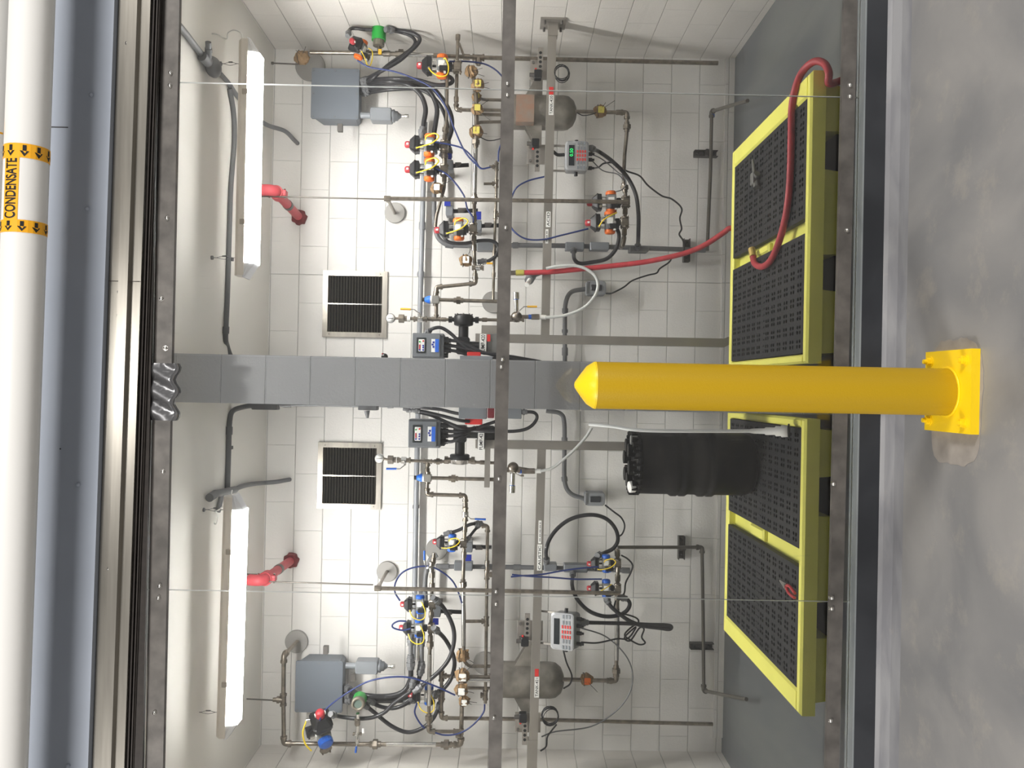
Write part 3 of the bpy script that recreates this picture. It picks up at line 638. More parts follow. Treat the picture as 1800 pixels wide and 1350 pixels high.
def beacon(label, x0, y0, x1, y1, D=5.62):
    a, b = P(x0, y1, D), P(x1, y0, D); c = (a+b)/2; zt, zb = a.z, b.z; r = (b.x-a.x)/2
    t = thing('alarm_sounder', label, 'alarm', c)
    link('neck', MB().cyl((c.x, D, zt+.07), (c.x, D, zt), r*.45, GREYBOX, 14), t)
    link('body', MB().box((c.x, D, (zt+zb)/2), (r*1.9, r*2.0, zt-zb), GREYBOX, .012), t)
    link('cone', MB().lathe((c.x, D, zb), (0, 0, -1), [(0, r*.9), (.014, r*.95), (.02, r*.72), (.036, r*.7), (.042, r*.5), (.06, r*.25)], GREYBOX, 20), t)
    link('tip', MB().lathe((c.x, D, zb-.06), (0, 0, -1), [(0, r*.24), (.02, r*.24), (.024, r*.32), (.05, r*.3)], BRIGHT, 14), t)
beacon('grey box-shaped sounder pointing down beside the right bay enclosure', 652, 192, 690, 215)
beacon('grey box-shaped sounder pointing down beside the left bay enclosure', 626, 1159, 666, 1182)

# ================================================================== wall vents
def vent(label, x0, y0, x1, y1):
    D = YB; a, b = P(x0, y1, D), P(x1, y0, D); c = (a+b)/2; w_, h = b.x-a.x, a.z-b.z; f = .036
    t = thing('wall_vent', label, 'vent', (c.x, D, c.z), 'stainless wall vents'); mb = MB()
    for dx, dz, sx, sz in ((0, h/2-f/2, w_, f), (0, -h/2+f/2, w_, f), (-w_/2+f/2, 0, f, h-2*f), (w_/2-f/2, 0, f, h-2*f)): mb.box((c.x+dx, D-.010, c.z+dz), (sx, .02, sz), BRUSH)
    link('frame', mb, t)
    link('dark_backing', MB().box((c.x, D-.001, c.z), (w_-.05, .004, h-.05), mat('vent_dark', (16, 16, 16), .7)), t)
    n = 19; zz = h-2*f
    for i in range(n):
        z = c.z+zz/2-zz*(i+.5)/n; M = Matrix.Translation((c.x, D-.012, z)) @ Matrix.Rotation(math.radians(38), 4, 'X')
        link('louvre', MB(M).box((0, 0, 0), (w_-2*f, .022, .002), mat('louvre_metal', (120, 116, 108), .35, .85)), t)
    link('centre_bar', MB().box((c.x, D-.019, c.z), (.007, .006, zz), BRIGHT), t)
    for sx in (-1, 1):
        for sz in (-1, 1): link('screw', MB().cyl((c.x+sx*(w_/2-.02), D-.024, c.z+sz*(h/2-.05)), (c.x+sx*(w_/2-.02), D-.018, c.z+sz*(h/2-.05)), .004, FRAME, 8), t)
vent('square stainless louvred vent in the right bay back wall', 567, 478, 682, 592)
vent('square stainless louvred vent in the left bay back wall', 558, 779, 672, 893)

# ================================================================== support rails and posts
RF = mat('rail_stainless', (160, 155, 148), .36, .6, .05, 8)
def rail(label, a, b, D, D2=None, post=False):
    A, B = P(*a, D), P(*b, D2 or D); t = thing('support_rail' if not post else 'support_post', label, 'support rail' if not post else 'support post', A)
    s = .0275; d = (B-A).normalized(); n = V((d.z, 0, -d.x)).normalized()*s; y = V((0, s, 0))
    link('square_tube', MB().hexa([A-n-y, A+n-y, A+n+y, A-n+y], [B-n-y, B+n-y, B+n+y, B-n+y], RF), t); return t, d
tR, d = rail('square stainless rail carrying the right tank and the acid label', (971, 42), (958, 591), 5.4)
q = P(972, 38, 5.4); q.x = XR-.006
fl_ = link('wall_flange', MB().box(q, (.012, .16, .165), RF), tR)
for sy in (-1, 1):
    for sz in (-1, 1): link('anchor_nut', MB().cyl(q+V((-.03, sy*.055, sz*.055)), q+V((0, sy*.055, sz*.055)), .008, FRAME, 8), tR)
link('end_sleeve', MB().box(q+V((-.045, 0, 0)), (.09, .064, .064), RF), tR)
tL, d = rail('square stainless rail carrying the left tank and the caustic label', (952, 790), (934, 1420), 5.4)
q = P(934, 1395, 5.4); q.x = XL+.006
link('wall_flange', MB().box(q, (.012, .16, .165), RF), tL)
link('end_sleeve', MB().box(P(935, 1325, 5.4), (.2, .064, .064), RF), tL)
t, d = rail('square stainless post under the right bay pump running down behind the pallet', (836, 594), (1272, 603), 5.38, post=True)
q = P(1272, 603, 5.38); link('foot', MB().hexa([q+V(v) for v in ((-.0275, -.0275, .0), (.0275, -.0275, .0), (.0275, .0275, .0), (-.0275, .0275, .0))][::-1], [q+V(v) for v in ((.01, -.0275, -.07), (.06, -.0275, -.07), (.06, .0275, -.07), (.01, .0275, -.07))][::-1], RF).box(V((q.x+.035, 5.38, (q.z-.07)/2)), (.05, .05, q.z-.07), RF), t)
t, d = rail('square stainless post under the left bay pump running down behind the drum', (836, 780), (1300, 788), 5.38, post=True)
link('foot', MB().box(P(1316, 788, 5.38)*1, (.07, .07, .09), RF), t)
def sticker(nm, s, x0, y0, x1, y1, D, parent, m=LABEL, ink=INK, size=None, lab=None, bold=.0006):
    a, b = P(x0, y1, D), P(x1, y0, D); c = (a+b)/2; o = link(nm, MB().box(c, (b.x-a.x, .002, abs(a.z-b.z)), m), parent, lab)
    if s:
        text('lettering', s, .03, upright(c+V((0, -.0016, 0))), ink, o, bold, fit=((b.x-a.x)*.90, abs(a.z-b.z)*.60))
DR = 5.371
def print_line(x0, y0, x1, y1, D, parent, n=14):
    a, b = P(x0, y1, D), P(x1, y0, D)
    mb = MB(); L = (b.x-a.x)/n
    for k in range(n):
        if k % 5 != 4: mb.box((a.x+L*(k+.5), a.y-.0015, (a.z+b.z)/2), (L*.62, .0008, abs(a.z-b.z)), INK)
    link('print_line', mb, parent)
sticker('name_label', 'TANK-420', 964.5, 167, 973.5, 202, DR, tR, bold=.0003)
sticker('warning_label', '', 965, 153, 973, 166, DR, tR, REDLAB)
sticker('name_label', 'ACID', 959.5, 372, 968, 399, DR, tR, bold=.0003)
sticker('small_label', '', 958.5, 403, 964, 428, DR, tR)
sticker('name_label', 'CAUSTIC', 944, 957, 953, 1003, DR, tL, bold=.0003)
sticker('small_label', '', 946, 915, 952, 955, DR, tL)
sticker('name_label', 'TANK-421', 939, 1190, 948, 1226, DR, tL, bold=.0003)
sticker('warning_label', '', 940, 1176, 947, 1189, DR, tL, REDLAB)

print_line(960, 406, 962.4, 425, DR, tR); print_line(948, 918, 950.4, 952, DR, tL, 22)
# ================================================================== tanks
def tank(label, xt, xb, y0, y1, D, mirror=False):
    a, b = P(xt, (y0+y1)/2, D), P(xb, (y0+y1)/2, D); r = px(y1-y0, D-.11)/2; H = a.z-b.z; c = V((a.x, D, b.z))
    t = thing('tank', label, 'tank', c)
    link('shell', MB().lathe(c, (0, 0, 1), [(0, 0), (.006, r*.35), (.025, r*.72), (.06, r*.95), (.095, r), (H-.09, r), (H-.085, r*1.01), (H-.05, r*.94), (H-.02, r*.7), (H-.004, r*.35), (H, 0)], TANKM, 40), t)
    zt = c.z+H
    for s in (-1, 1):
        x0 = c.x+s*r*.72; z1 = c.z+H*.70; mb = MB()
        for yy in (-.045, .045):
            mb.hexa([V((x0, D+yy-.004, z1-.115)), V((x0+s*.16, D+yy-.004, z1-.115)), V((x0+s*.16, D+yy-.004, z1-.09)), V((x0, D+yy-.004, z1))][::s], [V((x0, D+yy+.004, z1-.115)), V((x0+s*.16, D+yy+.004, z1-.115)), V((x0+s*.16, D+yy+.004, z1-.09)), V((x0, D+yy+.004, z1))][::s], TANKM)
        mb.box((x0+s*.08, D, z1-.119), (.17, .105, .010), TANKM)
        link('support_lug', mb, t)
    return t, c, r, H
tk, cR, rR, HR = tank('dull stainless tank in the right bay behind the TANK-420 label', 880, 1014, 166, 227, 5.60)
link('nameplate', MB().hexa([cR+V((-.105, -rR-.015, HR*.80)), cR+V((.075, -rR-.015, HR*.80)), cR+V((.075, -rR-.015, HR*.80-.12)), cR+V((-.105, -rR-.015, HR*.80-.12))], [cR+V((-.105, -rR*.4, HR*.80)), cR+V((.075, -rR*.4, HR*.80)), cR+V((.075, -rR*.4, HR*.80-.12)), cR+V((-.105, -rR*.4, HR*.80-.12))], mat('plate_rusty', (148, 138, 127), .45, .4, col2=(160, 122, 102), scale=14)), tk)
tk2, cL, rL, HL = tank('dull stainless tank in the left bay behind the TANK-421 label', 862, 992, 1162, 1225, 5.60)
def loadcell(label, x, y, D, s):
    c = P(x, y, D); t = thing('load_cell_mount', label, 'load cell', c, 'load cell mounts on the tank rails')
    link('back_plate', MB().box(c+V((0, .05, 0)), (.13, .012, .17), RF, .003), t)
    for sx in (-1, 1): link('bolt', MB().cyl(c+V((sx*.045, .03, .065)), c+V((sx*.045, .05, .065)), .010, FRAME, 6, smooth=False), t)
    link('slotted_bar', MB().box(c+V((s*.05, 0, .02)), (.15, .02, .034), RF, .004), t)
    for k in range(4): link('hole', MB().cyl(c+V((s*(.0+k*.03), -.0115, .02)), c+V((s*(.0+k*.03), .0, .02)), .010, BLACK, 12), t)
    link('cell_body', MB().box(c+V((-s*.055, -.005, .035)), (.06, .05, .05), BLACK, .008).cyl(c+V((-s*.055, -.005, .05)), c+V((-s*.055, -.005, .09)), .014, FRAME, 12), t)
    link('red_tag', MB().box(c+V((-s*.02, -.012, .05)), (.014, .006, .012), REDLAB), t)
loadcell('load cell mount at the right end of the right tank rail', 955, 118, 5.44, 1)
loadcell('load cell mount between the right tank and the display box', 950, 268, 5.44, -1)
loadcell('load cell mount between the left tank and its display box', 932, 1112, 5.44, 1)
loadcell('load cell mount at the left end of the left tank rail', 928, 1275, 5.44, -1)
def coil(label, x, y, D, rpx, n):
    c = P(x, y, D); r = px(rpx, D); pts = []
    for i in range(n*16+1):
        a = i*math.pi/8; q = 1+.42*noise.noise(V((i*.13, label.__len__(), 0))); pts.append(c+V((r*q*math.cos(a)+.006*math.sin(i*.13), -.01+.012*math.sin(i*.21), r*q*math.sin(a)*.95)))
    single('cable_coil', MB().tube(pts, .0028, BLACK, 6), label, 'cable coil')
coil('small coil of black cable hanging under the right bay rail', 988, 130, 5.38, 13.5, 6)
coil('tangled coil of black cable hanging under the left bay rail', 967, 1258, 5.38, 15, 8)

# weigh indicators
def indicator(label, cxy, D, yaw, W, H, T_, lit, pitch=0):
    c = P(*cxy, D); M = Matrix.Translation(c) @ Matrix.Rotation(yaw, 4, 'Z') @ Matrix.Rotation(pitch, 4, 'X'); fm = mat('indicator_face', (172, 174, 177), .35, .35)
    t = thing('weigh_indicator', label, 'display', c)
    link('case', MB(M).box((0, T_/2+.008, 0), (W, T_, H), mat('indicator_case', (150, 152, 154) if lit else (120, 122, 124), .35, .4), .02), t)
    f = link('front_panel', MB(M).box((0, 0, 0), (W*1.03, .02, H*1.03), fm, .022), t)
    link('display_window', MB(M).box((0, -.0115, H*.24), (W*.72, .004, H*.24), mat('display_dark', (34, 40, 44), .2)), f)
    if lit: text('display_digits', '0.50', .03, M @ Matrix.Translation((.018, -.015, H*.24)) @ Matrix.Rotation(math.pi/2, 4, 'X'), mat('green_digits', (40, 220, 110), .4, emit=1.5), f)
    def keys(x0, x1, z0, z1, nx, nz, m, nm):
        for i in range(nx):
            for j in range(nz): link(nm, MB(M).box((x0+(x1-x0)*i/(nx-1), -.0118, z0+(z1-z0)*j/(nz-1)), (abs(x1-x0)/(nx-1)*.62, .004, abs(z1-z0)/(nz-1)*.52), m), f)
    keys(-.028*W/.2, .028*W/.2, -H*.02, -H*.36, 3, 4, REDLAB, 'number_key')
    km = mat('grey_keys', (128, 134, 140), .4)
    keys(-.085*W/.2, -.052*W/.2, -H*.05, -H*.32, 2, 3, km, 'function_key'); keys(.052*W/.2, .085*W/.2, -H*.05, -H*.32, 2, 3, km, 'function_key')
    for s in (-1, 1):
        link('tilt_knob', MB(M).cyl((s*(W/2), T_*.6, 0), (s*(W/2+.025), T_*.6, 0), .012, BLACK, 10), t)
        link('bracket_arm', MB(M).box((s*(W/2-.01), T_*.75, H/2+.05), (.012, .014, .13), RF), t)
    for k in (-.35, -.05, .15, .35): link('cable_gland', MB(M).cyl((W*k, T_*.55, -H/2), (W*k, T_*.55, -H/2-.03), .013, BLACK, 10).cyl((W*k, T_*.55, -H/2-.03), (W*k, T_*.55, -H/2-.045), .008, BLACK, 10), t)
    return t
indicator('grey weighing display box with green digits hanging under the right bay rail', (1014, 274), 5.33, 0, px(50, 5.33), px(40, 5.33), .09, True)
indicator('silver weighing display box turned sideways under the left bay rail', (989, 1110), 5.26, math.radians(6), px(61, 5.3), px(42, 5.3), .10, False, math.radians(-26))

# ================================================================== wrapped fittings
def wrap(label, x, y, rpx, D=5.5, lab='y', wires=((8, -9), (12, 6)), sc3=(1, 1, 1.05)):
    c = P(x, y, D); r = px(rpx, D); t = thing('wrapped_fitting', label, 'wrapped fitting', c, 'paper wrapped fittings tied with wire')
    link('wrapping', MB().ball(c, r, BROWN, .38, x*.37+y, 11, 8, sc3), t)
    mb = MB(); q = []
    for i in range(13): a = i*math.pi/6; q.append(c+V((r*1.03*math.cos(a), r*1.03*math.sin(a), r*.45+.004*math.sin(3*a))))
    mb.tube(q, .0022, BLACK, 5)
    for dx, dy in wires: mb.tube(smooth([P(x, y, D-.02)+V((0, 0, r*.4)), P(x+dx*.7, y+dy*.8, D-r), P(x+dx*1.6, y+dy*1.6, D-.05)], 5), .0017, BLACK, 5)
    link('tie_wire', mb, t)
    if lab: link('label_patch', MB().box(c+V((.0, -r*.97, -r*.05)), (r*1.05, .003, r*1.0), YLAB if lab == 'y' else LABEL if lab == 'w' else ORANGE if lab == 'o' else YLAB, .004), t)
    return t
wrap('wrapped fitting at the very top right beside the round wall plate', 531, 101, 12, 5.62, None, ((-7, -8), (4, -12)))
wrap('brown wrapped fitting highest of the row above the right tank, no label', 829, 126, 11, 5.5, None, ((12, -4), (14, 5)))
wrap('brown wrapped fitting with yellow label, second of the row above the right tank', 840, 150, 11, 5.46, 'y', ((12, -3), (14, 4)))
wrap('small brown wrapped fitting, third of the row above the right tank', 838, 171, 8.5, 5.55, 'y', ((10, 2), (12, 5)))
wrap('wrapped fitting with yellow label, fourth of the row above the right tank', 839, 192, 10.5, 5.46, 'y', ((12, -10), (14, 12)))
wrap('wrapped fitting with yellow label at the left end of the row above the right tank', 837, 232, 11.5, 5.5, 'y', ((12, 2), (2, 12)))
wrap('pale wrapped fitting beside the grey valve boxes in the right bay', 768, 331, 10, 5.46, 'w', ((18, -10), (14, 14)))
wrap('wrapped fitting with white label above the red hose connection', 819, 458, 11, 5.46, 'w', ((6, -14), (22, 4)))
wrap('wrapped fitting with yellow label on the outlet pipe below the right tank', 1055, 196, 11, 5.55, 'y', ((6, -10), (16, -12)))
wrap('round tan wrapped fitting nearest the middle above the left tank', 813, 1152, 11.5, 5.5, None, ((-5, -8), (12, 8)))
wrap('tan wrapped fitting, second of the stack above the left tank', 813, 1187, 12.5, 5.5, 'w', ((3, -12), (12, -12)))
wrap('tall tan wrapped fitting with white label above the left tank', 811, 1212, 11.5, 5.46, 'w', ((14, 4), (6, 3)), (1, 1, 1))
wrap('tan wrapped fitting with white label at the left end above the left tank', 816, 1232, 9.5, 5.52, 'w', ((14, 2), (8, 4)))
wrap('wrapped fitting with orange label on the outlet pipe below the left tank', 1031, 1194, 11, 5.55, 'o', ((6, 8), (12, 14)))

# ================================================================== actuated valves
def valve(label, stem, top, xdir, D, Dtop=None, col=None, tube=1, box=1, gap=0):
    """stem: where it sits on the pipe, top: tip of the red beacon, xdir: photo direction of the actuator's long axis"""
    col = col or ORANGE; A, B = P(*stem, D), P(*top, Dtop or D); Z = (B-A); H = Z.length; Z.normalize()
    X = (P(stem[0]+xdir[0], stem[1]+xdir[1], D)-A); X = (X-Z*X.dot(Z)).normalized(); Y = Z.cross(X)
    if Y.y < 0 and not gap: X = -X; Y = -Y
    S = H/.262; M = Matrix(((X.x*S, Y.x*S, Z.x*S, A.x), (X.y*S, Y.y*S, Z.y*S, A.y), (X.z*S, Y.z*S, Z.z*S, A.z), (0, 0, 0, 1)))
    t = thing('actuated_valve', label, 'valve', A, 'pneumatic valves with red beacon tops')
    mb = MB(M).box((0, 0, 0), (.052, .05, .05), STEEL, .008)
    for s in (-1, 1):
        mb.cyl((s*.026, 0, 0), (s*.034, 0, 0), .030, STEEL, 8, smooth=False)
        for u in (-1, 1): mb.cyl((-.04, 0.018*u, .02*s), (.04, .018*u, .02*s), .0045, STEEL, 6)
    link('valve_body', mb.cyl((0, 0, .02), (0, 0, .05), .016, STEEL, 12), t)
    link('mount_bracket', MB(M).box((0, 0, .048), (.05, .04, .03), BLACK, .005), t)
    act = link('actuator', MB(M).box((0, 0, .098), (.10, .066, .066), mat('actuator_grey', (150, 152, 152), .4, .4), .014), t)
    link('label_patch', MB(M).box((.008, -.034, .10), (.040, .003, .040), LABEL), act)
    for s in (-1, 1): link('end_cap', MB(M).rings([[V((s*x, y*q, .098+z*q)) for y, z in [(.036*math.cos(a), .036*math.sin(a)) for a in [k*math.pi/8*s for k in range(16)]]] for x, q in ((.048, 1), (.066, .98), (.074, .8), (.077, .4))], col, False), t)
    sol = link('solenoid', MB(M).box((-.035, -.052, .085), (.034, .042, .05), BLACK, .005).box((-.035, -.052, .055), (.026, .03, .02), BLACK), t)
    link('connector', MB(M).box((-.01, -.05, .075), (.018, .02, .02), BRIGHT).box((-.055, -.056, .075), (.012, .02, .014), BLUE if col is BLUE else WHITE), sol)
    br = MB(M)
    for s in (-1, 1): br.box((s*.03, 0, .146), (.008, .045, .032), BRIGHT)
    br.box((0, 0, .132), (.07, .045, .003), BRIGHT).box((0, 0, .160), (.07, .045, .003), BRIGHT); link('switch_bracket', br.cyl((0, 0, .13), (0, 0, .165), .008, BLACK, 8), t)
    sw = MB(M)
    sw.rings([[V((x*q*1.12, y*q*1.05, z)) for x, y in ((-.046, -.032), (-.036, -.042), (.036, -.042), (.046, -.032), (.046, .032), (.036, .042), (-.036, .042), (-.046, .032))] for z, q in ((.164, 1), (.184, 1.02), (.188, 1.08), (.194, 1.08), (.198, .98), (.222, .62), (.226, .55))], BLACK, False)
    link('switch_box', sw, t)
    for s in (-1, 1):
        for u in (-1, 1): link('corner_screw', MB(M).cyl((s*.036, u*.033, .194), (s*.036, u*.033, .202), .006, BRIGHT, 8), t)
    link('beacon', MB(M).lathe((0, 0, .224), (0, 0, 1), [(0, .022), (.024, .022), (.032, .019), (.036, .012), (.037, 0)], RED, 20), t)
    for s in (-1, 1): link('beacon_window', MB(M).box((0, s*.021, .240), (.012, .010, .014), LABEL), t)
    link('gland', MB(M).cyl((-.03, -.04, .178), (-.036, -.062, .176), .010, BRIGHT, 10), t)
    if tube:
        pts = [(-.036, -.062, .176), (-.075, -.095, .15), (-.10, -.10, .10), (-.085, -.095, .055), (-.03, -.09, .05), (.02, -.08, .07), (.03, -.05, .085)] if tube == 1 else [(-.036, -.062, .176), (-.03, -.09, .13), (-.01, -.10, .07), (.03, -.10, .03), (.055, -.09, .06), (.04, -.07, .11), (.02, -.05, .12)] if tube == 2 else [(-.036, -.062, .176), (.0, -.09, .15), (.03, -.09, .10), (.05, -.07, .06)]
        link('air_tube', MB(M).tube(smooth([V(p) for p in pts], 7), .0042, YEL, 8), t)
    return t
UP = (0, -10)
valve('orange-capped valve facing the camera at the top right beside the green transmitter', (644, 97), (617, 70), (3, -8), 5.62, 5.40, ORANGE, 1)
valve('orange-capped valve hanging sideways above the right tank pipes', (804, 118), (732, 115), UP, 5.48, None, ORANGE, 1)
valve('upper orange-capped valve of the pair left of the right enclosure', (781, 257), (711, 254), UP, 5.46, None, ORANGE, 2)
valve('lower orange-capped valve of the pair left of the right enclosure', (781, 299), (711, 298), UP, 5.46, None, ORANGE, 2)
valve('orange-capped valve with yellow loop standing over the right bay union', (832, 402), (763, 405), UP, 5.40, None, ORANGE, 2)
valve('orange-capped valve partly behind the straight steel pipe near the acid label', (1100, 355), (1031, 357), UP, 5.50, None, ORANGE, 0)
valve('orange-capped valve below it beside the acid label with a yellow tube', (1098, 391), (1028, 392), UP, 5.44, None, ORANGE, 3)
valve('blue-capped valve facing the camera under the left enclosure', (570, 1308), (562, 1250), (2, 9), 5.56, 5.36, BLUE, 3)
valve('blue-capped valve between two round wall plates in the left bay', (815, 955), (760, 952), UP, 5.46, None, BLUE, 2)
valve('upper blue-capped valve of the pair at the left bay seam', (760, 1062), (703, 1062), UP, 5.46, None, BLUE, 1)
valve('lower blue-capped valve of the pair at the left bay seam', (758, 1104), (701, 1103), UP, 5.46, None, BLUE, 1)
valve('blue-capped valve deep among the black hoses of the left bay', (776, 1222), (717, 1221), UP, 5.58, None, BLUE, 1)
valve('blue-capped valve beside the caustic label, upper of the two', (1086, 990), (1031, 991), UP, 5.48, None, BLUE, 2)
valve('blue-capped valve beside the caustic label, lower of the two', (1086, 1034), (1031, 1034), UP, 5.46, None, BLUE, 3)

# ================================================================== round wall plates, threaded rods
disc(545, 116, 26, 'round grey wall plate at the far top right behind the wrapped fitting')
disc(694, 374, 18, 'round grey wall plate right of the right bay vent')
disc(866, 531, 19, 'round grey wall plate behind the pipes left of the red hose')
disc(521, 1128, 20, 'round grey wall plate above the left enclosure with an angled pipe')
disc(680, 1005, 18, 'round grey wall plate under the left red pipe')
disc(767, 966, 19, 'round grey wall plate behind the blue-capped valve beneath the left vent')
disc(852, 1166, 20, 'round grey wall plate peeking out above the left tank')
ROD = mat('threaded_rod', (92, 88, 82), .5, .6)
def rod(label, a, b, D, w_=2.6):
    single('threaded_rod', MB().cyl(P(*a, D), P(*b, D), px(w_, D)/2, ROD, 8).cyl(P(*a, D), P(a[0]+4, a[1], D), px(w_, D), ROD, 8), label, 'rod')
rod('short threaded hanger rod at the top right above the wrapped fitting', (477, 111), (524, 113), 5.62)
rod('thin long hanger rod passing the right red pipe', (455, 345), (676, 350), 5.3)
rod('thin long hanger rod passing the left red pipe', (430, 1021), (656, 1028), 5.3)
rod('second thin rod above the left red pipe', (425, 1009), (462, 1010), 5.4, 2.4)
rod('thin hanger rod above the left pipe loop', (424, 1228), (482, 1231), 5.6, 2.4)
# ------------------------------------------------------------------ red sprinkler pipes
def redpipe(label, a, b, sgn):
    A, B = P(*a), P(*b); t = thing('red_pipe', label, 'red pipe', B); d = (A-B).normalized(); r = .030
    link('pipe_run', MB().cyl(B, A, r, REDPAINT, 18), t)
    link('wall_collar', MB().rings([[B+V((.052*q*(1+.1*math.sin(k*2.4))*math.cos(k*math.pi/9), y, .052*q*(1+.1*math.sin(k*2.4))*math.sin(k*math.pi/9))) for k in range(18)] for y, q in ((-.035, .7), (-.03, .95), (.0, 1.05), (.01, 1.05))], mat('dark_red_foam', (112, 36, 38), .8), False), t)
    link('band_clamp', MB().cyl(B.lerp(A, .5), B.lerp(A, .57), r*1.13, FRAME, 18), t)
    c = link('grooved_coupling', MB().cyl(A-d*.035, A+d*.035, r*1.5, REDPAINT, 18).box(A+V((0, 0, r*1.6)), (.04, .05, .03), REDPAINT, .006).box(A-V((0, 0, r*1.6)), (.04, .05, .03), REDPAINT, .006), t)
    for s in (-1, 1): link('coupling_bolt', MB().cyl(A+V((-.03, 0, s*r*1.7)), A+V((.03, 0, s*r*1.7)), .007, BRIGHT, 6, smooth=False), c)
    link('elbow', MB().tube(smooth([A, A+d*.05, A+d*.07+V((-.0, 0, .04)), A+d*.06+V((0, 0, .09))], 5), r*1.2, REDPAINT, 16), t)
    link('sprinkler_head', MB().cyl(A+d*.06+V((0, 0, .09)), A+d*.06+V((0, 0, .125)), .010, BRIGHT, 10), t)
redpipe('red painted sprinkler pipe coming off the right bay wall under the light', (487, 340, 5.35), (526, 382, 5.92), 1)
redpipe('red painted sprinkler pipe coming off the left bay wall under the light', (468, 1016, 5.35), (512, 985, 5.92), -1)

# ================================================================== right bay pipework
pipe('process_pipe', 'long vertical steel pipe at the far right running down past the tank rail', [(545, 92), (640, 93), (700, 95), (770, 98), (835, 101), (1262, 111)], 7.5, 5.62, elbows=False, unions=[(705, 95)], tees=[(841, 101, 0, 14)], collars=[(680, 94), (820, 100)], flex=[((716, 96), (762, 97))])
pipe('process_pipe', 'capped steel pipe zigzagging down to the row of wrapped fittings in the right bay', [(805, 62), (802, 168), (802, 193), (836, 194)], 6, 5.52, collars=[(805, 66), (801, 175)])
pipe('drain_stub', 'short slanting steel stub beside the capped pipe in the right bay', [(807, 76), (815, 97)], 4, 5.56, elbows=False)
pipe('process_pipe', 'steel pipe feeding the pair of orange-capped valves in the right bay', [(790, 118), (786, 130), (785, 215), (782, 240), (781, 330), (767, 380), (765, 400)], 6, 5.50, elbows=False, unions=[(783, 228), (781, 275)], collars=[(782, 242), (781, 262), (781, 285), (781, 315)])
pipe('manifold_pipe', 'thick pipe linking the row of brown wrapped fittings above the right tank', [(831, 128), (837, 165), (838, 236)], 8, 5.52, elbows=False)
pipe('nozzle_pipe', 'bent steel nozzle pipe entering the right tank furthest right', [(838, 167), (846, 175), (884, 176)], 5.5, 5.56, elbows=False)
pipe('nozzle_pipe', 'straight steel nozzle pipe entering the right tank, upper of the middle two', [(843, 193), (884, 194)], 5.5, 5.52, elbows=False)
pipe('nozzle_pipe', 'straight steel nozzle pipe entering the right tank, lower of the middle two', [(842, 201), (884, 202)], 5.5, 5.56, elbows=False)
pipe('nozzle_pipe', 'bent steel nozzle pipe entering the right tank furthest left', [(836, 226), (841, 215), (884, 214)], 5.5, 5.56, elbows=False)
pipe('process_pipe', 'horizontal steel pipe with braided hose leading left from the wrapped fittings in the right bay', [(837, 240), (834, 350), (833, 430), (835, 474), (836, 498), (767, 505), (767, 560)], 6.5, 5.46, unions=[(836, 250), (834, 350)], collars=[(832, 384), (832, 420), (833, 436), (834, 486)], flex=[((835, 262), (834, 340))])
pipe('relief_pipe', 'vertical steel pipe from the right blue relief valve down to its header', [(772, 527), (806, 528), (874, 530)], 6.5, 5.44, elbows=False, unions=[(806, 528)])
pipe('gauge_line', 'steel gauge and ball valve line running up from the right pump', [(700, 559), (739, 561), (767, 561), (785, 562), (800, 562)], 5.5, 5.42, elbows=False, tees=[(767, 561, 0, -10)], collars=[(757, 561), (780, 562)])
pipe('discharge_pipe', 'steel pipe running down from the right pump head past the mid rail', [(838, 562), (850, 562), (905, 563)], 5.5, 5.40, elbows=False, collars=[(852, 562)])
pipe('header_pipe', 'long thin steel air header crossing behind the mid rail in the right bay', [(873, 283), (872, 350), (870, 400), (868, 475), (867, 528)], 5, 5.52, elbows=False, tees=[(873, 293, -13, 0), (872, 323, -22, 0), (871, 378, 12, 0), (870, 448, 8, 0)], collars=[(867, 483)])
pipe('tank_outlet_pipe', 'steel outlet pipe leaving the bottom of the right tank and turning left', [(1008, 196), (1102, 198), (1102, 232), (1098, 271), (1096, 316), (1100, 345), (1097, 420), (1094, 434)], 6.5, 5.55, elbows=True, unions=[(1102, 223), (1097, 330)], collars=[(1088, 197), (1100, 372), (1098, 408)])
link('elbow', MB().tube([P(1097, 418, 5.55), P(1094, 432, 5.62), P(1092, 434, 5.75)], px(9, 5.55)/2, STEEL, 12), bpy.data.objects['tank_outlet_pipe'])
def strut_pipe(label, a, b, D, tee_at, disc_at, w_=7):
    t = pipe('straight_pipe', label, [a, b], w_, D, elbows=False, collars=[tee_at])
    q = P(*disc_at, 5.905); c = P(*tee_at, D); link('wall_arm', MB().cyl(c, q, px(w_, D)/2*.9, STEEL, 12).cyl(c, c.lerp(q, .12), px(w_, D)*.7, STEEL, 12), t)
strut_pipe('straight vertical steel pipe crossing in front of the right bay valves', (676, 349), (1104, 355), 5.30, (681, 349), (694, 374))
strut_pipe('straight vertical steel pipe crossing in front of the left bay valves', (660, 1034), (1090, 1043), 5.30, (664, 1034), (680, 1005))
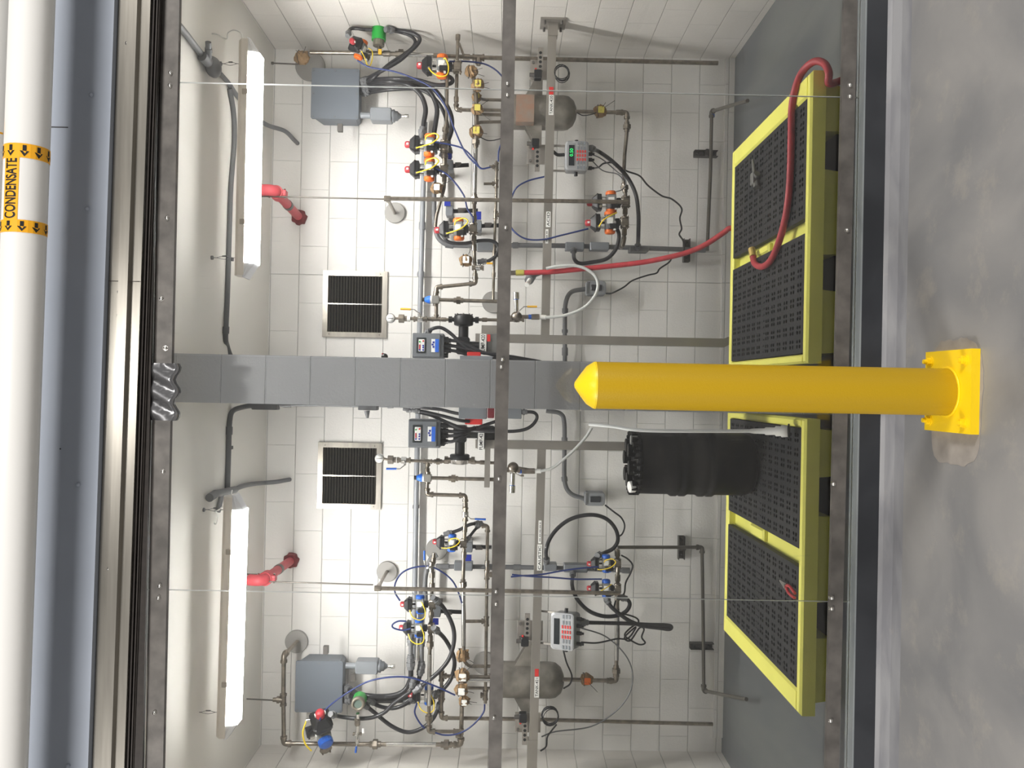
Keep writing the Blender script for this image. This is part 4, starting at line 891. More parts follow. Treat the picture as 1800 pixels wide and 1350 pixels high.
# drain lines in the corner
def drain(label, pts, w_=6, blue=False, D=5.80):
    t = pipe('drain_pipe', label, pts, w_, D, m=mat('dark_pipe', (112, 108, 100), .42, .7))
    return t
drain('dark steel drain pipe ending with a bent spout over the right bay floor', [(1243, 441, 5.8), (1249, 300, 5.8), (1251, 196, 5.8), (1283, 186, 5.4), (1314, 177, 5.05)])
drain('dark steel drain pipe ending with a bent spout over the left bay floor', [(1086, 962, 5.7), (1234, 962, 5.8), (1236, 1090, 5.8), (1237, 1214, 5.8), (1275, 1222, 5.4), (1312, 1229, 5.05)])
single('thread_tape', MB().cyl(P(1252, 206, 5.8), P(1252, 201, 5.8), px(8.6, 5.8)/2, BLUE, 12), 'blue thread tape ring at the right drain elbow', 'tape')
def strut(label, x, y, along):
    c = P(x, y, 5.87); L, W = (.165, .041); s = (L, .045, W) if along == 'y' else (W, .045, L); mb = MB()
    t = thing('strut_bracket', label, 'bracket', c, 'short slotted strut brackets'); dm = mat('strut_metal', (84, 82, 78), .45, .6)
    link('channel', MB().box(c+V((0, .035, 0)), (s[0], .004, s[2]), dm).box(c+V((0 if along == 'y' else s[0]/2, .01, s[2]/2 if along == 'y' else 0)), (s[0], .05, .004) if along == 'y' else (.004, .05, s[2]), dm).box(c-V((0 if along == 'y' else s[0]/2, -.01, s[2]/2 if along == 'y' else 0)), (s[0], .05, .004) if along == 'y' else (.004, .05, s[2]), dm), t)
    for k in (-.055, .055): link('nut', MB().cyl(c+(V((k, .0, 0)) if along == 'y' else V((0, 0, k))), c+(V((k, .035, 0)) if along == 'y' else V((0, .035, k))), .011, BLACK, 6, smooth=False), t)
    link('pipe_clamp', MB().box(c+V((0, -.018, 0)), (.024, .05, .045) if along == 'y' else (.045, .05, .024), dm, .006), t)
strut('slotted strut bracket standing upright on the right drain pipe', 1241, 270, 'x')
strut('slotted strut bracket lying flat at the foot of the right grey conduit', 1207, 440, 'y')
strut('slotted strut bracket lying flat behind the left drain pipe', 1198, 963, 'y')
strut('slotted strut bracket standing upright on the left drain pipe', 1234, 1136, 'x')

# ================================================================== left bay pipework
pipe('process_pipe', 'steel pipe loop from the upper left wall plate round under the left enclosure', [(522, 1128, 5.86), (499, 1152, 5.6), (498, 1230, 5.6), (499, 1307, 5.6), (640, 1308, 5.6), (810, 1309, 5.56), (812, 1240, 5.52)], 7.5, 5.6, tees=[(498, 1230, -18, 0)], unions=[(660, 1308), (786, 1309)], flex=[((680, 1308), (768, 1308))])
pipe('process_pipe', 'steel pipe with braided hose left of the seam dropping to the left bay loop', [(763, 972), (760, 1003), (759, 1050), (757, 1110), (755, 1160), (754, 1240), (754, 1286), (808, 1286)], 6.5, 5.50, unions=[(755, 1262), (757, 1132)], collars=[(760, 985), (760, 1010), (759, 1030), (758, 1080), (757, 1122)], tees=[(806, 1286, 0, 8)], flex=[((756, 1150), (754, 1240))])
pipe('process_pipe', 'steel pipe with braided hose between the left ball valve and the tan wrapped fitting', [(751, 812), (751, 869), (818, 871), (818, 905), (816, 960), (814, 1023), (816, 1085), (815, 1142)], 6.5, 5.46, unions=[(814, 1027)], collars=[(751, 828), (819, 889), (817, 930), (815, 975)], flex=[((814, 1040), (815, 1135))])
pipe('relief_pipe', 'vertical steel pipe from the left blue relief valve down to the channel plate', [(757, 840), (797, 841), (872, 843)], 6.5, 5.44, elbows=False, unions=[(797, 841)])
pipe('gauge_line', 'steel gauge and ball valve line running up from the left pump', [(682, 808), (711, 809), (752, 811), (775, 811), (796, 812), (825, 812), (875, 814)], 5.5, 5.42, elbows=False, tees=[(752, 811, 0, 10)], unions=[(770, 811)], collars=[(785, 811), (832, 812), (848, 813)])
pipe('process_pipe', 'steel pipe with two elbows running past the left tank down to the floor', [(776, 1177), (776, 1262), (918, 1264), (1253, 1273)], 6.5, 5.56, tees=[(776, 1188, 28, 1)])
pipe('header_pipe', 'steel air header running beside the mid rail across the left bay', [(842, 923), (857, 925), (856, 1010), (855, 1092), (853, 1236)], 6, 5.54, tees=[(856, 1010, 30, 0), (855, 1092, -40, 0), (853, 1222, -9, 0)], collars=[(856, 990)])
pipe('nozzle_pipe', 'bent steel nozzle pipe entering the left tank nearest the middle', [(816, 1162), (824, 1171), (866, 1171)], 6, 5.56, elbows=False)
pipe('nozzle_pipe', 'straight steel nozzle pipe entering the left tank, upper of the middle two', [(818, 1189), (866, 1190)], 6, 5.52, elbows=False)
pipe('nozzle_pipe', 'steel nozzle pipe with white elbow entering the left tank', [(815, 1201), (824, 1196), (866, 1196)], 6, 5.50, m=BRIGHT, elbows=False)
pipe('nozzle_pipe', 'straight steel nozzle pipe entering the left tank furthest left', [(822, 1209), (866, 1210)], 5.5, 5.56, elbows=False)
pipe('tank_outlet_pipe', 'steel outlet pipe leaving the bottom of the left tank with a braided riser', [(984, 1194), (1083, 1197), (1083, 1172), (1086, 1114), (1085, 1060), (1086, 1000), (1085, 965)], 7, 5.55, unions=[(1083, 1179)], collars=[(1072, 1196), (1086, 1050), (1086, 1016), (1086, 972)], flex=[((1084, 1160), (1086, 1070))])

# ================================================================== gauges, ball valves, relief valves
def gauge(label, x, y, D, down):
    c = P(x, y, D); t = thing('pressure_gauge', label, 'gauge', c, 'pressure gauges above the pumps'); r = px(17, D)/2
    link('case', MB().lathe(c, (0, -1, 0), [(-.03, r*.9), (0, r), (.006, r), (.008, r*.88)], BRIGHT, 28), t)
    f = link('dial', MB().lathe(c+V((0, -.0075, 0)), (0, -1, 0), [(0, r*.86), (.001, r*.86), (.0011, 0)], WHITE, 24), t)
    link('needle', MB().box(c+V((0, -.0095, 0)), (.003, .001, r*1.1), INK), f)
    for k in range(9):
        a = math.radians(-45+k*33.75); link('tick', MB().box(c+V((r*.72*math.cos(a), -.0093, r*.72*math.sin(a))), (.003, .001, .003), INK), f)
    q = P(*down, D); link('stem', MB().cyl(c+V((0, 0, -r*.9)), q, .008, STEEL, 10), t)
    link('isolator_nut', MB().cyl(q, q+V((0, 0, -.035)), .028, STEEL, 8, smooth=False).cyl(q+V((0, 0, -.035)), q+V((0, 0, -.055)), .018, STEEL, 12), t)
    link('sealing_ring', MB().cyl(q+V((0, 0, -.055)), q+V((0, 0, -.075)), .019, WHITE, 14), t)
gauge('round white pressure gauge above the right pump', 686.5, 559.5, 5.42, (701, 560))
gauge('round white pressure gauge overlapping the left vent', 667, 806, 5.42, (682, 808))
def ballvalve(label, x, y, D, hp, col, r=8, axis='z', grp='small ball valves with lever handles'):
    c = P(x, y, D); R = px(r, D); t = thing('ball_valve', label, 'ball valve', c, grp); ax = V((0, 0, 1)) if axis == 'z' else V((1, 0, 0))
    link('valve_body', MB().cyl(c-ax*R*.55, c+ax*R*.55, R*.75, BRIGHT, 14).cyl(c-ax*R*1.5, c+ax*R*1.5, R*.5, STEEL, 8, smooth=False).cyl(c-ax*R*1.5, c-ax*R*1.1, R*.66, STEEL, 8, smooth=False).cyl(c+ax*R*1.1, c+ax*R*1.5, R*.66, STEEL, 8, smooth=False), t)
    h = [P(p[0], p[1], D-.04) for p in hp]; link('stem', MB().cyl(c, h[0], .007, BRIGHT, 8), t)
    mb = MB(); 
    for a, b in zip(h[:-1], h[1:]): mb.cyl(a, b, .004, BRIGHT, 6)
    l = link('lever', mb, t); link('grip', MB().cyl(h[-2].lerp(h[-1], .25 if len(h) > 2 else .1), h[-1], .0065, col, 8), l); return t
YH = mat('yellow_handle', (230, 176, 40), .4)
ballvalve('ball valve with yellow lever below the right pressure gauge', 739, 561, 5.40, [(737, 551), (728, 544), (704, 543)], YH)
ballvalve('ball valve with blue lever below the left pressure gauge', 710, 809, 5.40, [(712, 817), (703, 824), (679, 824)], BLUE)
ballvalve('ball valve with yellow lever under the mid rail in the right bay', 908, 560, 5.36, [(911, 548), (921, 539), (944, 539)], YH, 9)
ballvalve('ball valve with blue lever left of the left vent', 818, 904, 5.40, [(822, 908), (828, 912), (854, 913)], BLUE, 8, 'x')
ballvalve('ball valve with yellow lever above the red hose end', 840, 471, 5.40, [(846, 466), (852, 463), (866, 463)], YH, 7)
ballvalve('tiny ball valve with blue lever under the left bay wall plate', 758, 997, 5.42, [(751, 998), (746, 990), (746, 968)], BLUE, 6, 'x')
ballvalve('ball valve under the left bay mid rail at the hose connection', 901, 826, 5.36, [(906, 832), (914, 836), (921, 836)], STEEL, 9)
ballvalve('ball valve under the blue-handled transmitter in the left bay', 628, 1290, 5.50, [(628, 1300), (627, 1308), (625, 1323)], BLUE, 5)
def relief(label, x, y, D):
    c = P(x, y, D); t = thing('relief_valve', label, 'relief valve', c, 'blue-capped relief valves')
    link('valve_body', MB().box(c, (.052, .05, .05), mat('valve_silver', (180, 178, 172), .35, .8), .008).cyl(c-V((.04, 0, 0)), c+V((.04, 0, 0)), .018, STEEL, 10), t)
    link('collar', MB().cyl(c+V((0, 0, .024)), c+V((0, 0, .036)), .026, WHITE, 14), t)
    link('cap', MB().lathe(c+V((0, 0, .036)), (0, 0, 1), [(0, .027), (.014, .025), (.036, .015), (.038, .012)], mat('bright_blue', (30, 110, 220), .4), 18), t)
    link('adjuster', MB().cyl(c+V((0, 0, .072)), c+V((0, 0, .09)), .0135, BLACK, 14), t)
relief('blue-topped relief valve beside the right pump', 766, 527, 5.44)
relief('blue-topped relief valve beside the left pump', 752, 840, 5.44)

# ================================================================== pumps, drives and what hangs round them
def pump(label, hx, hy, D, s, steel=False):
    """hx,hy head centre; s = photo direction from the head to the motor (+1 down the photo, -1 up)"""
    c = P(hx, hy, D); d = V((-s, 0, 0)); r = px(34, D)/2; t = thing('dosing_pump', label, 'pump', c)
    if not steel:
        link('pump_head', MB().lathe(c-d*.035, d, [(0, r*.7), (.006, r*.92), (.016, r), (.066, r), (.072, r*.93), (.08, r*.5)], BLACK, 32), t)
        for k in range(8): a = k*math.pi/4; q = c-d*.03+V((0, r*.86*math.cos(a), r*.86*math.sin(a))); link('head_bolt', MB().cyl(q-d*.008, q, .006, FRAME, 6, smooth=False), t)
    else:
        link('steel_head', MB().lathe(c-d*.03, d, [(0, r*.6), (.004, r*.9), (.03, r*.95), (.032, r*.98)], BRIGHT, 32), t)
        link('pump_head', MB().lathe(c, d, [(0, r*1.0), (.03, r*1.02), (.036, r*.9)], BLACK, 32), t)
    for u in (-1, 1): link('nozzle', MB().cyl(c+V((0, 0, u*r*.9)), c+V((0, 0, u*(r+.035))), .014, BLACK if not steel else STEEL, 10).cyl(c+V((0, 0, u*(r+.012))), c+V((0, 0, u*(r+.035))), .021, BLACK if not steel else STEEL, 8, smooth=False), t)
    link('neck', MB().cyl(c+d*.03, c+d*.12, .032, BLACK, 16), t)
    link('gearbox', MB().box(c+d*.17, (.11, .10, .085), BLACK, .012).cyl(c+d*.17+V((0, 0, -.03)), c+d*.17+V((0, 0, -.14)), .03, BLACK, 16), t)
    link('motor', MB().lathe(c+d*.17+V((0, .02, -.11)), (0, 0, -1), [(0, .035), (.02, .055), (.10, .055), (.12, .045)], BLACK, 20), t)
    link('stroke_knob', MB().cyl(c+d*.16+V((0, -.06, .01)), c+d*.16+V((0, -.045, .01)), .022, BLACK, 18), t)
    return t
pump('black dosing pump with a wide black head in the right bay', 815, 562, 5.38, 1)
pump('black dosing pump with a shiny steel head ring in the left bay', 808, 808, 5.38, -1, True)
def drive(label, x0, y0, x1, y1, D, s):
    a, b = P(x0, y1, D), P(x1, y0, D); c = (a+b)/2; w_, h = b.x-a.x, a.z-b.z; dg = mat('drive_grey', (112, 116, 120), .45)
    t = thing('motor_drive', label, 'motor drive', (c.x, D+.14, c.z), 'grey motor drive boxes'); link('case', MB().box((c.x, D+.075, c.z), (w_, .13, h), dg, .006), t)
    f = link('front_lid', MB().box((c.x, D, c.z+.008), (w_*.9, .03, h*.88), dg, .006), t)
    for sx in (-1, 1): link('lid_edge', MB().box((c.x+sx*w_*.44, D+.006, c.z), (.008, .03, h*.96), GREYP), t)
    link('keypad_window', MB().box((c.x+.0, D-.016, c.z+h*.20), (w_*.62, .003, h*.30), mat('window_dark', (46, 50, 52), .3), .004), f)
    kp = link('keypad', MB().box((c.x, D-.0185, c.z+h*.19), (w_*.48, .003, h*.19), LABEL, .004), f)
    for i, (u, v_, m) in enumerate(((.30, .3, GREEN), (.36, -.28, REDLAB), (-.02, -.28, TAGBLUE), (-.18, -.28, TAGBLUE), (-.38, -.28, TAGBLUE), (-.38, .3, TAGBLUE))):
        link('button', MB().cyl((c.x+u*w_*.48, D-.0225, c.z+h*.19+v_*h*.19), (c.x+u*w_*.48, D-.019, c.z+h*.19+v_*h*.19), .0055, m, 10), kp)
    link('readout', MB().box((c.x-.01, D-.0205, c.z+h*.19+.3*h*.19), (.030, .002, .009), RED), kp)
    lb = link('blue_label', MB().box((c.x, D-.0165, c.z-h*.24), (w_*.52, .003, h*.24), LABEL), f)
    link('blue_print', MB().box((c.x, D-.0185, c.z-h*.30), (w_*.52, .0015, h*.12), mat('print_blue', (40, 100, 205), .5)), lb)
    for k in range(3): link('print_mark', MB().box((c.x+(.02-.014*k), D-.0190, c.z-h*.19+(k % 2)*.006), (.011, .001, .012), TAGBLUE), lb)
    for k in range(4): link('cable_gland', MB().cyl((c.x-w_*.36+k*w_*.22, D+.07, c.z-h/2), (c.x-w_*.36+k*w_*.22, D+.07, c.z-h/2-.025), .015, BLACK, 10), t)
    return t
drive('grey motor drive box with keypad and blue label, right of the partition', 724, 586, 780, 629, 5.12, 1)
drive('grey motor drive box with keypad and blue label, left of the partition', 717, 738, 774, 787, 5.12, -1)
def pumpsign(label, x0, y0, x1, y1, s, txt, D=5.26):
    a, b = P(x0, y1, D), P(x1, y0, D); c = (a+b)/2; t = thing('pump_sign', label, 'sign', c)
    pl = link('plate', MB().box(c+V((0, .006, 0)), (b.x-a.x, .004, a.z-b.z), LABEL), t)
    text('lettering', txt, .03, upright(c+V((0, .003, 0))), INK, pl, .0002, fit=((b.x-a.x)*.92, (a.z-b.z)*.62))
    link('bracket', MB().box(c+V((0, .06, 0)), ((b.x-a.x)*.9, .10, (a.z-b.z)*1.2), mat('bracket_grey', (150, 150, 148), .4, .6), .006), t)
pumpsign('white PUMP-420 sign beneath the right dosing pump', 843, 587, 855, 622, 1, 'PUMP-420')
pumpsign('white PUMP-421 sign partly hidden by hoses beneath the left dosing pump', 840, 759, 851, 792, -1, 'PUMP-421')
def blockm(nm, label, x0, y0, x1, y1, D, dep, m, cat, bev=.006, grp=None):
    a, b = P(x0, y1, D), P(x1, y0, D); c = (a+b)/2; return single(nm, MB().box(c+V((0, dep/2, 0)), (b.x-a.x, dep, abs(a.z-b.z)), m, bev), label, cat, grp)
blockm('pump_shelf', 'horizontal grey steel shelf under the right dosing pump', 846, 572, 875, 596, 5.36, .14, RF, 'shelf', .003)
blockm('channel_plate', 'upright perforated channel shelf under the left dosing pump', 851, 787, 862, 857, 5.40, .05, RF, 'shelf', .003)
blockm('motor_cover', 'grey motor terminal cover beside the PUMP-420 sign', 856, 586, 874, 622, 5.28, .10, mat('cover_grey', (128, 128, 126), .4, .5), 'cover')
blockm('red_sticker', 'small red warning sticker beside the PUMP-420 sign', 856, 588, 862, 600, 5.25, .002, REDLAB, 'sticker', 0)
def dbox(label, q, tagq, hq=None):
    t = thing('disconnect_box', label, 'disconnect box', P((q[0]+q[2])/2, (q[1]+q[3])/2, 5.1))
    def bl(nm, x0, y0, x1, y1, D, dep, m): a, b = P(x0, y1, D), P(x1, y0, D); c = (a+b)/2; return link(nm, MB().box(c+V((0, dep/2, 0)), (b.x-a.x, dep, abs(a.z-b.z)), m, .006), t)
    bl('body', *q, 5.05, .14, GREYBOX); bl('lockout_tag', *tagq, 5.14, .02, REDLAB)
    if hq: bl('handle', *hq, 5.02, .06, mat('handle_red', (120, 36, 44), .4))
dbox('long grey disconnect box edge-on to the right side of the partition with a red tag', (808, 626, 866, 634), (821, 619, 845, 628))
dbox('long grey disconnect box on the left side of the partition with a dark red handle', (806, 713, 856, 736), (817, 735, 848, 746), (857, 712, 869, 735))
blockm('pull_box', 'small grey pull box low on the left side of the partition', 886, 717, 917, 736, 5.10, .12, GREYBOX, 'pull box')
# blue tagged grey boxes behind the valve rows
for lab, x0, y0, x1, y1, cx, cy, dx in (('a blue tag left of the paired right bay valves', 782, 270, 794, 280, 790, 290, 34), ('a blue tag above the third right bay valve', 781, 352, 792, 362, 790, 370, 50), ('a blue tag beside the mid rail in the right bay', 835, 372, 846, 386, 840, 396, 40), ('a blue tag under the left bay wall plate', 818, 975, 829, 986, 824, 962, 40), ('a blue tag beside the paired left bay valves', 760, 1087, 771, 1098, 768, 1076, 44)):
    t = thing('solenoid_box', 'grey box with '+lab, 'solenoid box', P(cx, cy, 5.66)); a, b = P(x0, y1, 5.60), P(x1, y0, 5.60); c = (a+b)/2
    link('blue_tag', MB().box(c, (b.x-a.x, .01, a.z-b.z), TAGBLUE, .002), t); q = P(cx, cy, 5.62)
    link('body', MB().box(q+V((0, .04, 0)), (.07, .09, .05), GREYBOX, .008), t)
    link('wall_bracket', MB().box(V((q.x, (q.y+.08+YB)/2, q.z)), (.03, YB-q.y-.08, .03), FRAME), t)
    link('conduit_stub', MB().cyl(q+V((0, .03, 0)), P(cx+dx, cy, 5.66), .014, BLACK, 10).cyl(P(cx+dx*.3, cy, 5.65), P(cx+dx*.6, cy, 5.66), .018, FRAME, 10), t)
# transmitters
t = thing('transmitter', 'green-headed transmitter seen from the side at the top right', 'transmitter', P(666, 90, 5.6)); c = P(666, 55, 5.55)
link('head', MB().cyl(c+V((px(-16, 5.55), 0, 0)), c+V((px(13, 5.55), 0, 0)), px(12.5, 5.55), GREEN, 24), t)
link('ribbed_cover', MB().cyl(c+V((px(-26, 5.55), 0, 0)), c+V((px(-16, 5.55), 0, 0)), px(10, 5.55), mat('cover_metal', (128, 122, 110), .4, .5), 16, smooth=False), t)
link('mount_stem', MB().cyl(c+V((-.09, 0, -.0)), P(668, 94, 5.6), .013, STEEL, 12), t)
link('orange_tag', MB().box(P(668, 91, 5.52), (.035, .01, .022), YH, .003), t)
link('conduit_hub', MB().cyl(c+V((.04, 0, -.04)), c+V((.04, 0, -.075)), .015, GREYP, 12).cyl(c+V((.04, 0, .04)), c+V((.04, 0, .075)), .015, GREYP, 12), t)
t = thing('transmitter', 'green-headed transmitter with a round glass window below the left enclosure', 'transmitter', P(628, 1262, 5.5)); c = P(632, 1230, 5.5)
q = P(627, 1243, 5.36); d = (q-c).normalized()
link('head', MB().cyl(c-d*.03, c+d*.06, px(12, 5.5), GREEN, 24), t)
link('window_ring', MB().lathe(c+d*.06, d, [(0, px(12, 5.5)), (.03, px(11.5, 5.5)), (.032, px(8, 5.5)), (.022, px(7, 5.5))], mat('cover_metal', (128, 122, 110), .4, .5), 24), t)
link('glass', MB().cyl(c+d*.078, c+d*.083, px(7, 5.5), mat('glass_dark', (96, 112, 104), .15), 20), t)
link('mount_stem', MB().cyl(P(629, 1254, 5.45), P(628, 1306, 5.52), .012, BRIGHT, 12).cyl(P(628, 1264, 5.46), P(628, 1274, 5.47), .019, STEEL, 8, smooth=False), t)
link('paper_tag', MB().box(P(638, 1285, 5.44), (.03, .002, .014), LABEL), t)
# hose connection stubs below the mid rail
def stub(label, c0, up, ring, out, tip, D=5.36, s=1):
    t = thing('hose_connection', label, 'hose connection', P(*c0, D)); A = P(*c0, D)
    link('cross_body', MB().ball(A, px(10, D), STEEL, 0, 0, 14, 9), t)
    B = P(*up, D); link('sight_cylinder', MB().cyl(A, A.lerp(B, .7), px(8, D)/2, BRIGHT, 14).cyl(A.lerp(B, .72), B, px(11, D)/2, BRIGHT, 14), t)
    R = A.lerp(B, .7); link('blue_ring', MB().cyl(R, A.lerp(B, .74), px(9, D)/2, BLUE, 14), t)
    o = P(*out, D); link('outlet', MB().cyl(A, o, px(7, D)/2, STEEL, 12), t)
    link('blue_ring', MB().cyl(P(*ring, D), P(ring[0]+5, ring[1], D), px(8.4, D)/2, BLUE, 12), t)
    link('coupling', MB().cyl(P(ring[0]+5, ring[1], D), o, px(10, D)/2, STEEL, 8, smooth=False), t)
    link('white_fitting', MB().cyl(o, P(*tip, D), px(8, D)/2, WHITE, 14), t)
stub('steel hose connection with upright cylinder under the right mid rail', (908, 557), (907, 514), (929, 557), (948, 557), (960, 558))
stub('steel hose connection with hanging cylinder under the left mid rail', (902, 822), (900, 866), (912, 828), (940, 828), (951, 828))
t = thing('spray_nozzle', 'small white and grey nozzle hanging just left of the red hose top', 'nozzle', P(930, 494, 5.5))
link('body', MB().cyl(P(935, 485, 5.55), P(930, 493, 5.48), px(8, 5.5), GREYP, 12), t); link('tip', MB().cyl(P(931, 492, 5.48), P(926, 501, 5.40), px(4, 5.5), WHITE, 12), t); link('arm', MB().cyl(P(936, 486, 5.55), P(948, 482, 5.9), px(3, 5.5), GREYP, 10), t)

# ================================================================== black flexible conduits, air tubes, cables
HW = 8.5
def fl(label, pts, D=5.5, w_=HW, m=None, ends=True): return hose('flexible_conduit', label, pts, w_, m or RUB, D, 'flexible conduit', None, {'start': GREYP, 'stop': GREYP} if ends is True else ends, 10)
fl('black flexible conduit looping from the green transmitter back to the right enclosure, outer', [(683, 52, 5.5), (700, 53), (727, 59), (738, 68), (732, 80), (718, 93), (700, 108), (670, 125), (640, 141, 5.75)], 5.55, 7)
fl('black flexible conduit looping from the green transmitter back to the right enclosure, inner', [(684, 53, 5.52), (705, 57), (722, 63), (730, 73), (725, 84), (708, 97), (685, 112), (655, 138), (640, 149, 5.78)], 5.6, 6)
fl('short black flexible conduit with elbow joining the top right valve and transmitter', [(612, 60, 5.46), (616, 51), (628, 50), (640, 52), (654, 52, 5.5)], 5.5, 6, None, {'start': GREYP})
fl('black hose bundle strand from the right enclosure to the upper paired valve', [(640, 146, 5.72), (680, 143), (715, 148), (738, 165), (748, 190), (745, 215), (742, 236)], 5.56)
fl('black hose bundle strand from the right enclosure to the lower paired valve', [(640, 152, 5.74), (690, 146), (738, 150), (758, 165), (768, 190), (766, 215), (763, 236), (763, 262)], 5.6)
fl('black hose bundle strand from the right enclosure passing furthest left', [(640, 158, 5.76), (700, 150), (752, 152), (776, 172), (792, 200), (794, 226), (788, 246), (780, 268)], 5.64)
fl('black hose bundle strand from the right enclosure hooking round the hanging valve', [(640, 141, 5.70), (690, 138), (730, 140), (765, 149), (788, 148), (796, 142), (790, 135), (780, 136)], 5.52, 7)
fl('thick black hose bundle strand from the right enclosure ending behind the blue tag', [(640, 164, 5.78), (690, 157), (740, 158), (768, 178), (783, 205), (788, 235), (790, 270)], 5.7, 7)
fl('black hose looping below the third right bay valve back to the conduit', [(776, 408, 5.5), (788, 425), (815, 428), (845, 423), (866, 424), (876, 434), (873, 448), (860, 458), (846, 460)], 5.5, 6.5)
fl('black hose curling from the right display box down to the hub plate', [(1040, 261, 5.38), (1055, 268), (1078, 285, 5.45), (1101, 309, 5.5), (1117, 340), (1122, 375), (1122, 412), (1121, 434, 5.72)], 5.5, 7)
fl('black hose dropping from the acid label valves to the grey conduit body', [(1079, 395, 5.5), (1088, 412), (1083, 437), (1066, 455), (1040, 461), (1020, 463), (1010, 456), (1008, 440, 5.72)], 5.5, 7)
# partition side, right bay
fl('grey hose arching over from the right motor drive past the red tag', [(751, 585, 5.2), (760, 578), (775, 576), (792, 586), (810, 603), (830, 616), (870, 623), (905, 628), (950, 636, 5.3)], 5.16, 6.5, None, {'start': GREYP})
fl('grey hose from the first gland of the right motor drive', [(784, 598, 5.16), (805, 600), (825, 608), (845, 618), (872, 625, 5.2)], 5.16, 6, None, {'start': BLACK})
fl('grey hose from the second gland of the right motor drive', [(784, 607, 5.17), (802, 609), (822, 614), (842, 624, 5.2)], 5.17, 6, None, {'start': BLACK})
fl('grey hose from the third gland of the right motor drive', [(784, 616, 5.18), (800, 617), (820, 623), (838, 628, 5.2)], 5.18, 6, None, {'start': BLACK})
fl('lower grey hose leaving the disconnect box on the right of the partition', [(862, 629, 5.1), (895, 631, 5.2), (925, 635, 5.3), (945, 638, 5.35)], 5.2, 4.5, None, {'stop': GREYP})
# partition side, left bay
for i, (y0, lab) in enumerate(((748, 'topmost'), (757, 'second'), (766, 'third'), (776, 'lowest'))):
    fl('%s of four black hoses from the left motor drive gathering at a tie' % lab, [(779, y0, 5.16+.01*i), (795, y0+(1.5 if i < 2 else 0)), (812, 760+(y0-760)*.5), (824, 757+(y0-760)*.25, 5.18+.01*i), (836, 752, 5.2)], 5.16, 6, None, {'start': BLACK})
fl('long black hose running down the partition to the left motor drive, outer', [(715, 719, 5.15), (735, 724), (758, 730), (785, 742), (808, 751), (826, 754, 5.2)], 5.14, 6, None, {'start': GREYP})
fl('long black hose running down the partition into the disconnect box, inner', [(722, 714, 5.12), (750, 717), (775, 720), (795, 725), (810, 728, 5.1)], 5.1, 6, None, {'start': GREYP})
fl('third black hose running down the partition beside the disconnect box', [(730, 721, 5.13), (760, 727), (785, 733), (808, 739), (825, 741, 5.14)], 5.12, 6, None, {'start': GREYP})
fl('black hose swinging from the left pump past the mid rail up to the pull box', [(828, 757, 5.2), (850, 758), (880, 758), (905, 758), (925, 754), (938, 745), (944, 733), (938, 725, 5.12), (918, 724, 5.12)], 5.16, 6, None, {'stop': GREYP})
fl('grey hose crossing from the left hose bundle toward the pull box', [(832, 755, 5.22), (850, 748), (868, 742), (888, 735, 5.16)], 5.2, 6, None, {'start': GREYP})
# left bay
fl('black hose from the left enclosure valve sweeping under the transmitter', [(584, 1256, 5.4), (600, 1260), (630, 1263), (655, 1261), (676, 1252), (690, 1238), (706, 1226), (722, 1214), (726, 1198)], 5.5, 7)
fl('black hose from the left transmitter dropping in a deep sag to the braided pipe', [(640, 1238, 5.55), (660, 1254), (688, 1276), (716, 1287), (742, 1280), (762, 1262), (774, 1236)], 5.6, 7)
fl('black hose from the left transmitter in a shallow sag', [(650, 1231, 5.55), (666, 1241), (690, 1245), (712, 1238), (728, 1226, 5.6)], 5.58, 7)
fl('black hose bundle strand from the left enclosure rising to the upper paired valve', [(609, 1210, 5.75), (640, 1222), (680, 1224), (708, 1216), (721, 1195), (722, 1172), (722, 1163)], 5.56, 9)
fl('black hose bundle strand from the left enclosure rising to the lower paired valve', [(609, 1222, 5.75), (650, 1229), (700, 1228), (726, 1216), (736, 1195), (740, 1175)], 5.6, 8)
fl('black hose bundle strand from the left enclosure running straight to the deep valve', [(609, 1231, 5.75), (650, 1232), (690, 1232), (722, 1231, 5.62)], 5.66, 8)
fl('grey flexible section under the upper paired left bay valve', [(722, 1163, 5.56), (722, 1144), (722, 1122)], 5.56, 8, GREYP)
fl('grey flexible section under the lower paired left bay valve', [(741, 1175, 5.6), (741, 1150), (741, 1124)], 5.6, 8, GREYP)
fl('long black hose arcing from the upper paired left valve across to the lower hoses', [(765, 1054, 5.45), (778, 1066), (791, 1088), (798, 1110), (797, 1134), (788, 1160), (770, 1182), (745, 1203), (733, 1212)], 5.5, 7.5)
fl('long black hose arcing from the lower paired left valve and crossing the other', [(765, 1106, 5.45), (782, 1123), (795, 1147), (799, 1168), (793, 1192), (780, 1210), (764, 1222)], 5.56, 7.5)
fl('black hose from the valve beneath the left vent up to the header pipe elbow, upper', [(786, 938, 5.46), (806, 932), (826, 922), (842, 920, 5.5)], 5.46, 6)
fl('black hose from the valve beneath the left vent up to the header pipe elbow, lower', [(822, 948, 5.5), (831, 936), (842, 923, 5.52)], 5.5, 5)
fl('large black hose ring left of the caustic label rising from the wall box', [(961, 986, 5.72), (960, 968), (966, 948), (980, 929), (1000, 914), (1025, 906), (1050, 906), (1070, 915), (1083, 932), (1086, 950), (1078, 964), (1062, 972), (1052, 976, 5.5)], 5.6, 7)
fl('black hose hanging in a bow under the caustic valves and curling over', [(1007, 1008, 5.72), (1006, 1030), (1014, 1052), (1034, 1073), (1060, 1083), (1085, 1082), (1101, 1074), (1107, 1062), (1102, 1053), (1092, 1050)], 5.5, 7)
fl('black hose looping from the lower caustic valve out and back to the left display box', [(1066, 1052, 5.45), (1074, 1066), (1090, 1080), (1108, 1092), (1130, 1100), (1160, 1104), (1176, 1106), (1180, 1102), (1172, 1099), (1140, 1098), (1100, 1096), (1060, 1095), (1024, 1094, 5.36)], 5.42, 7)
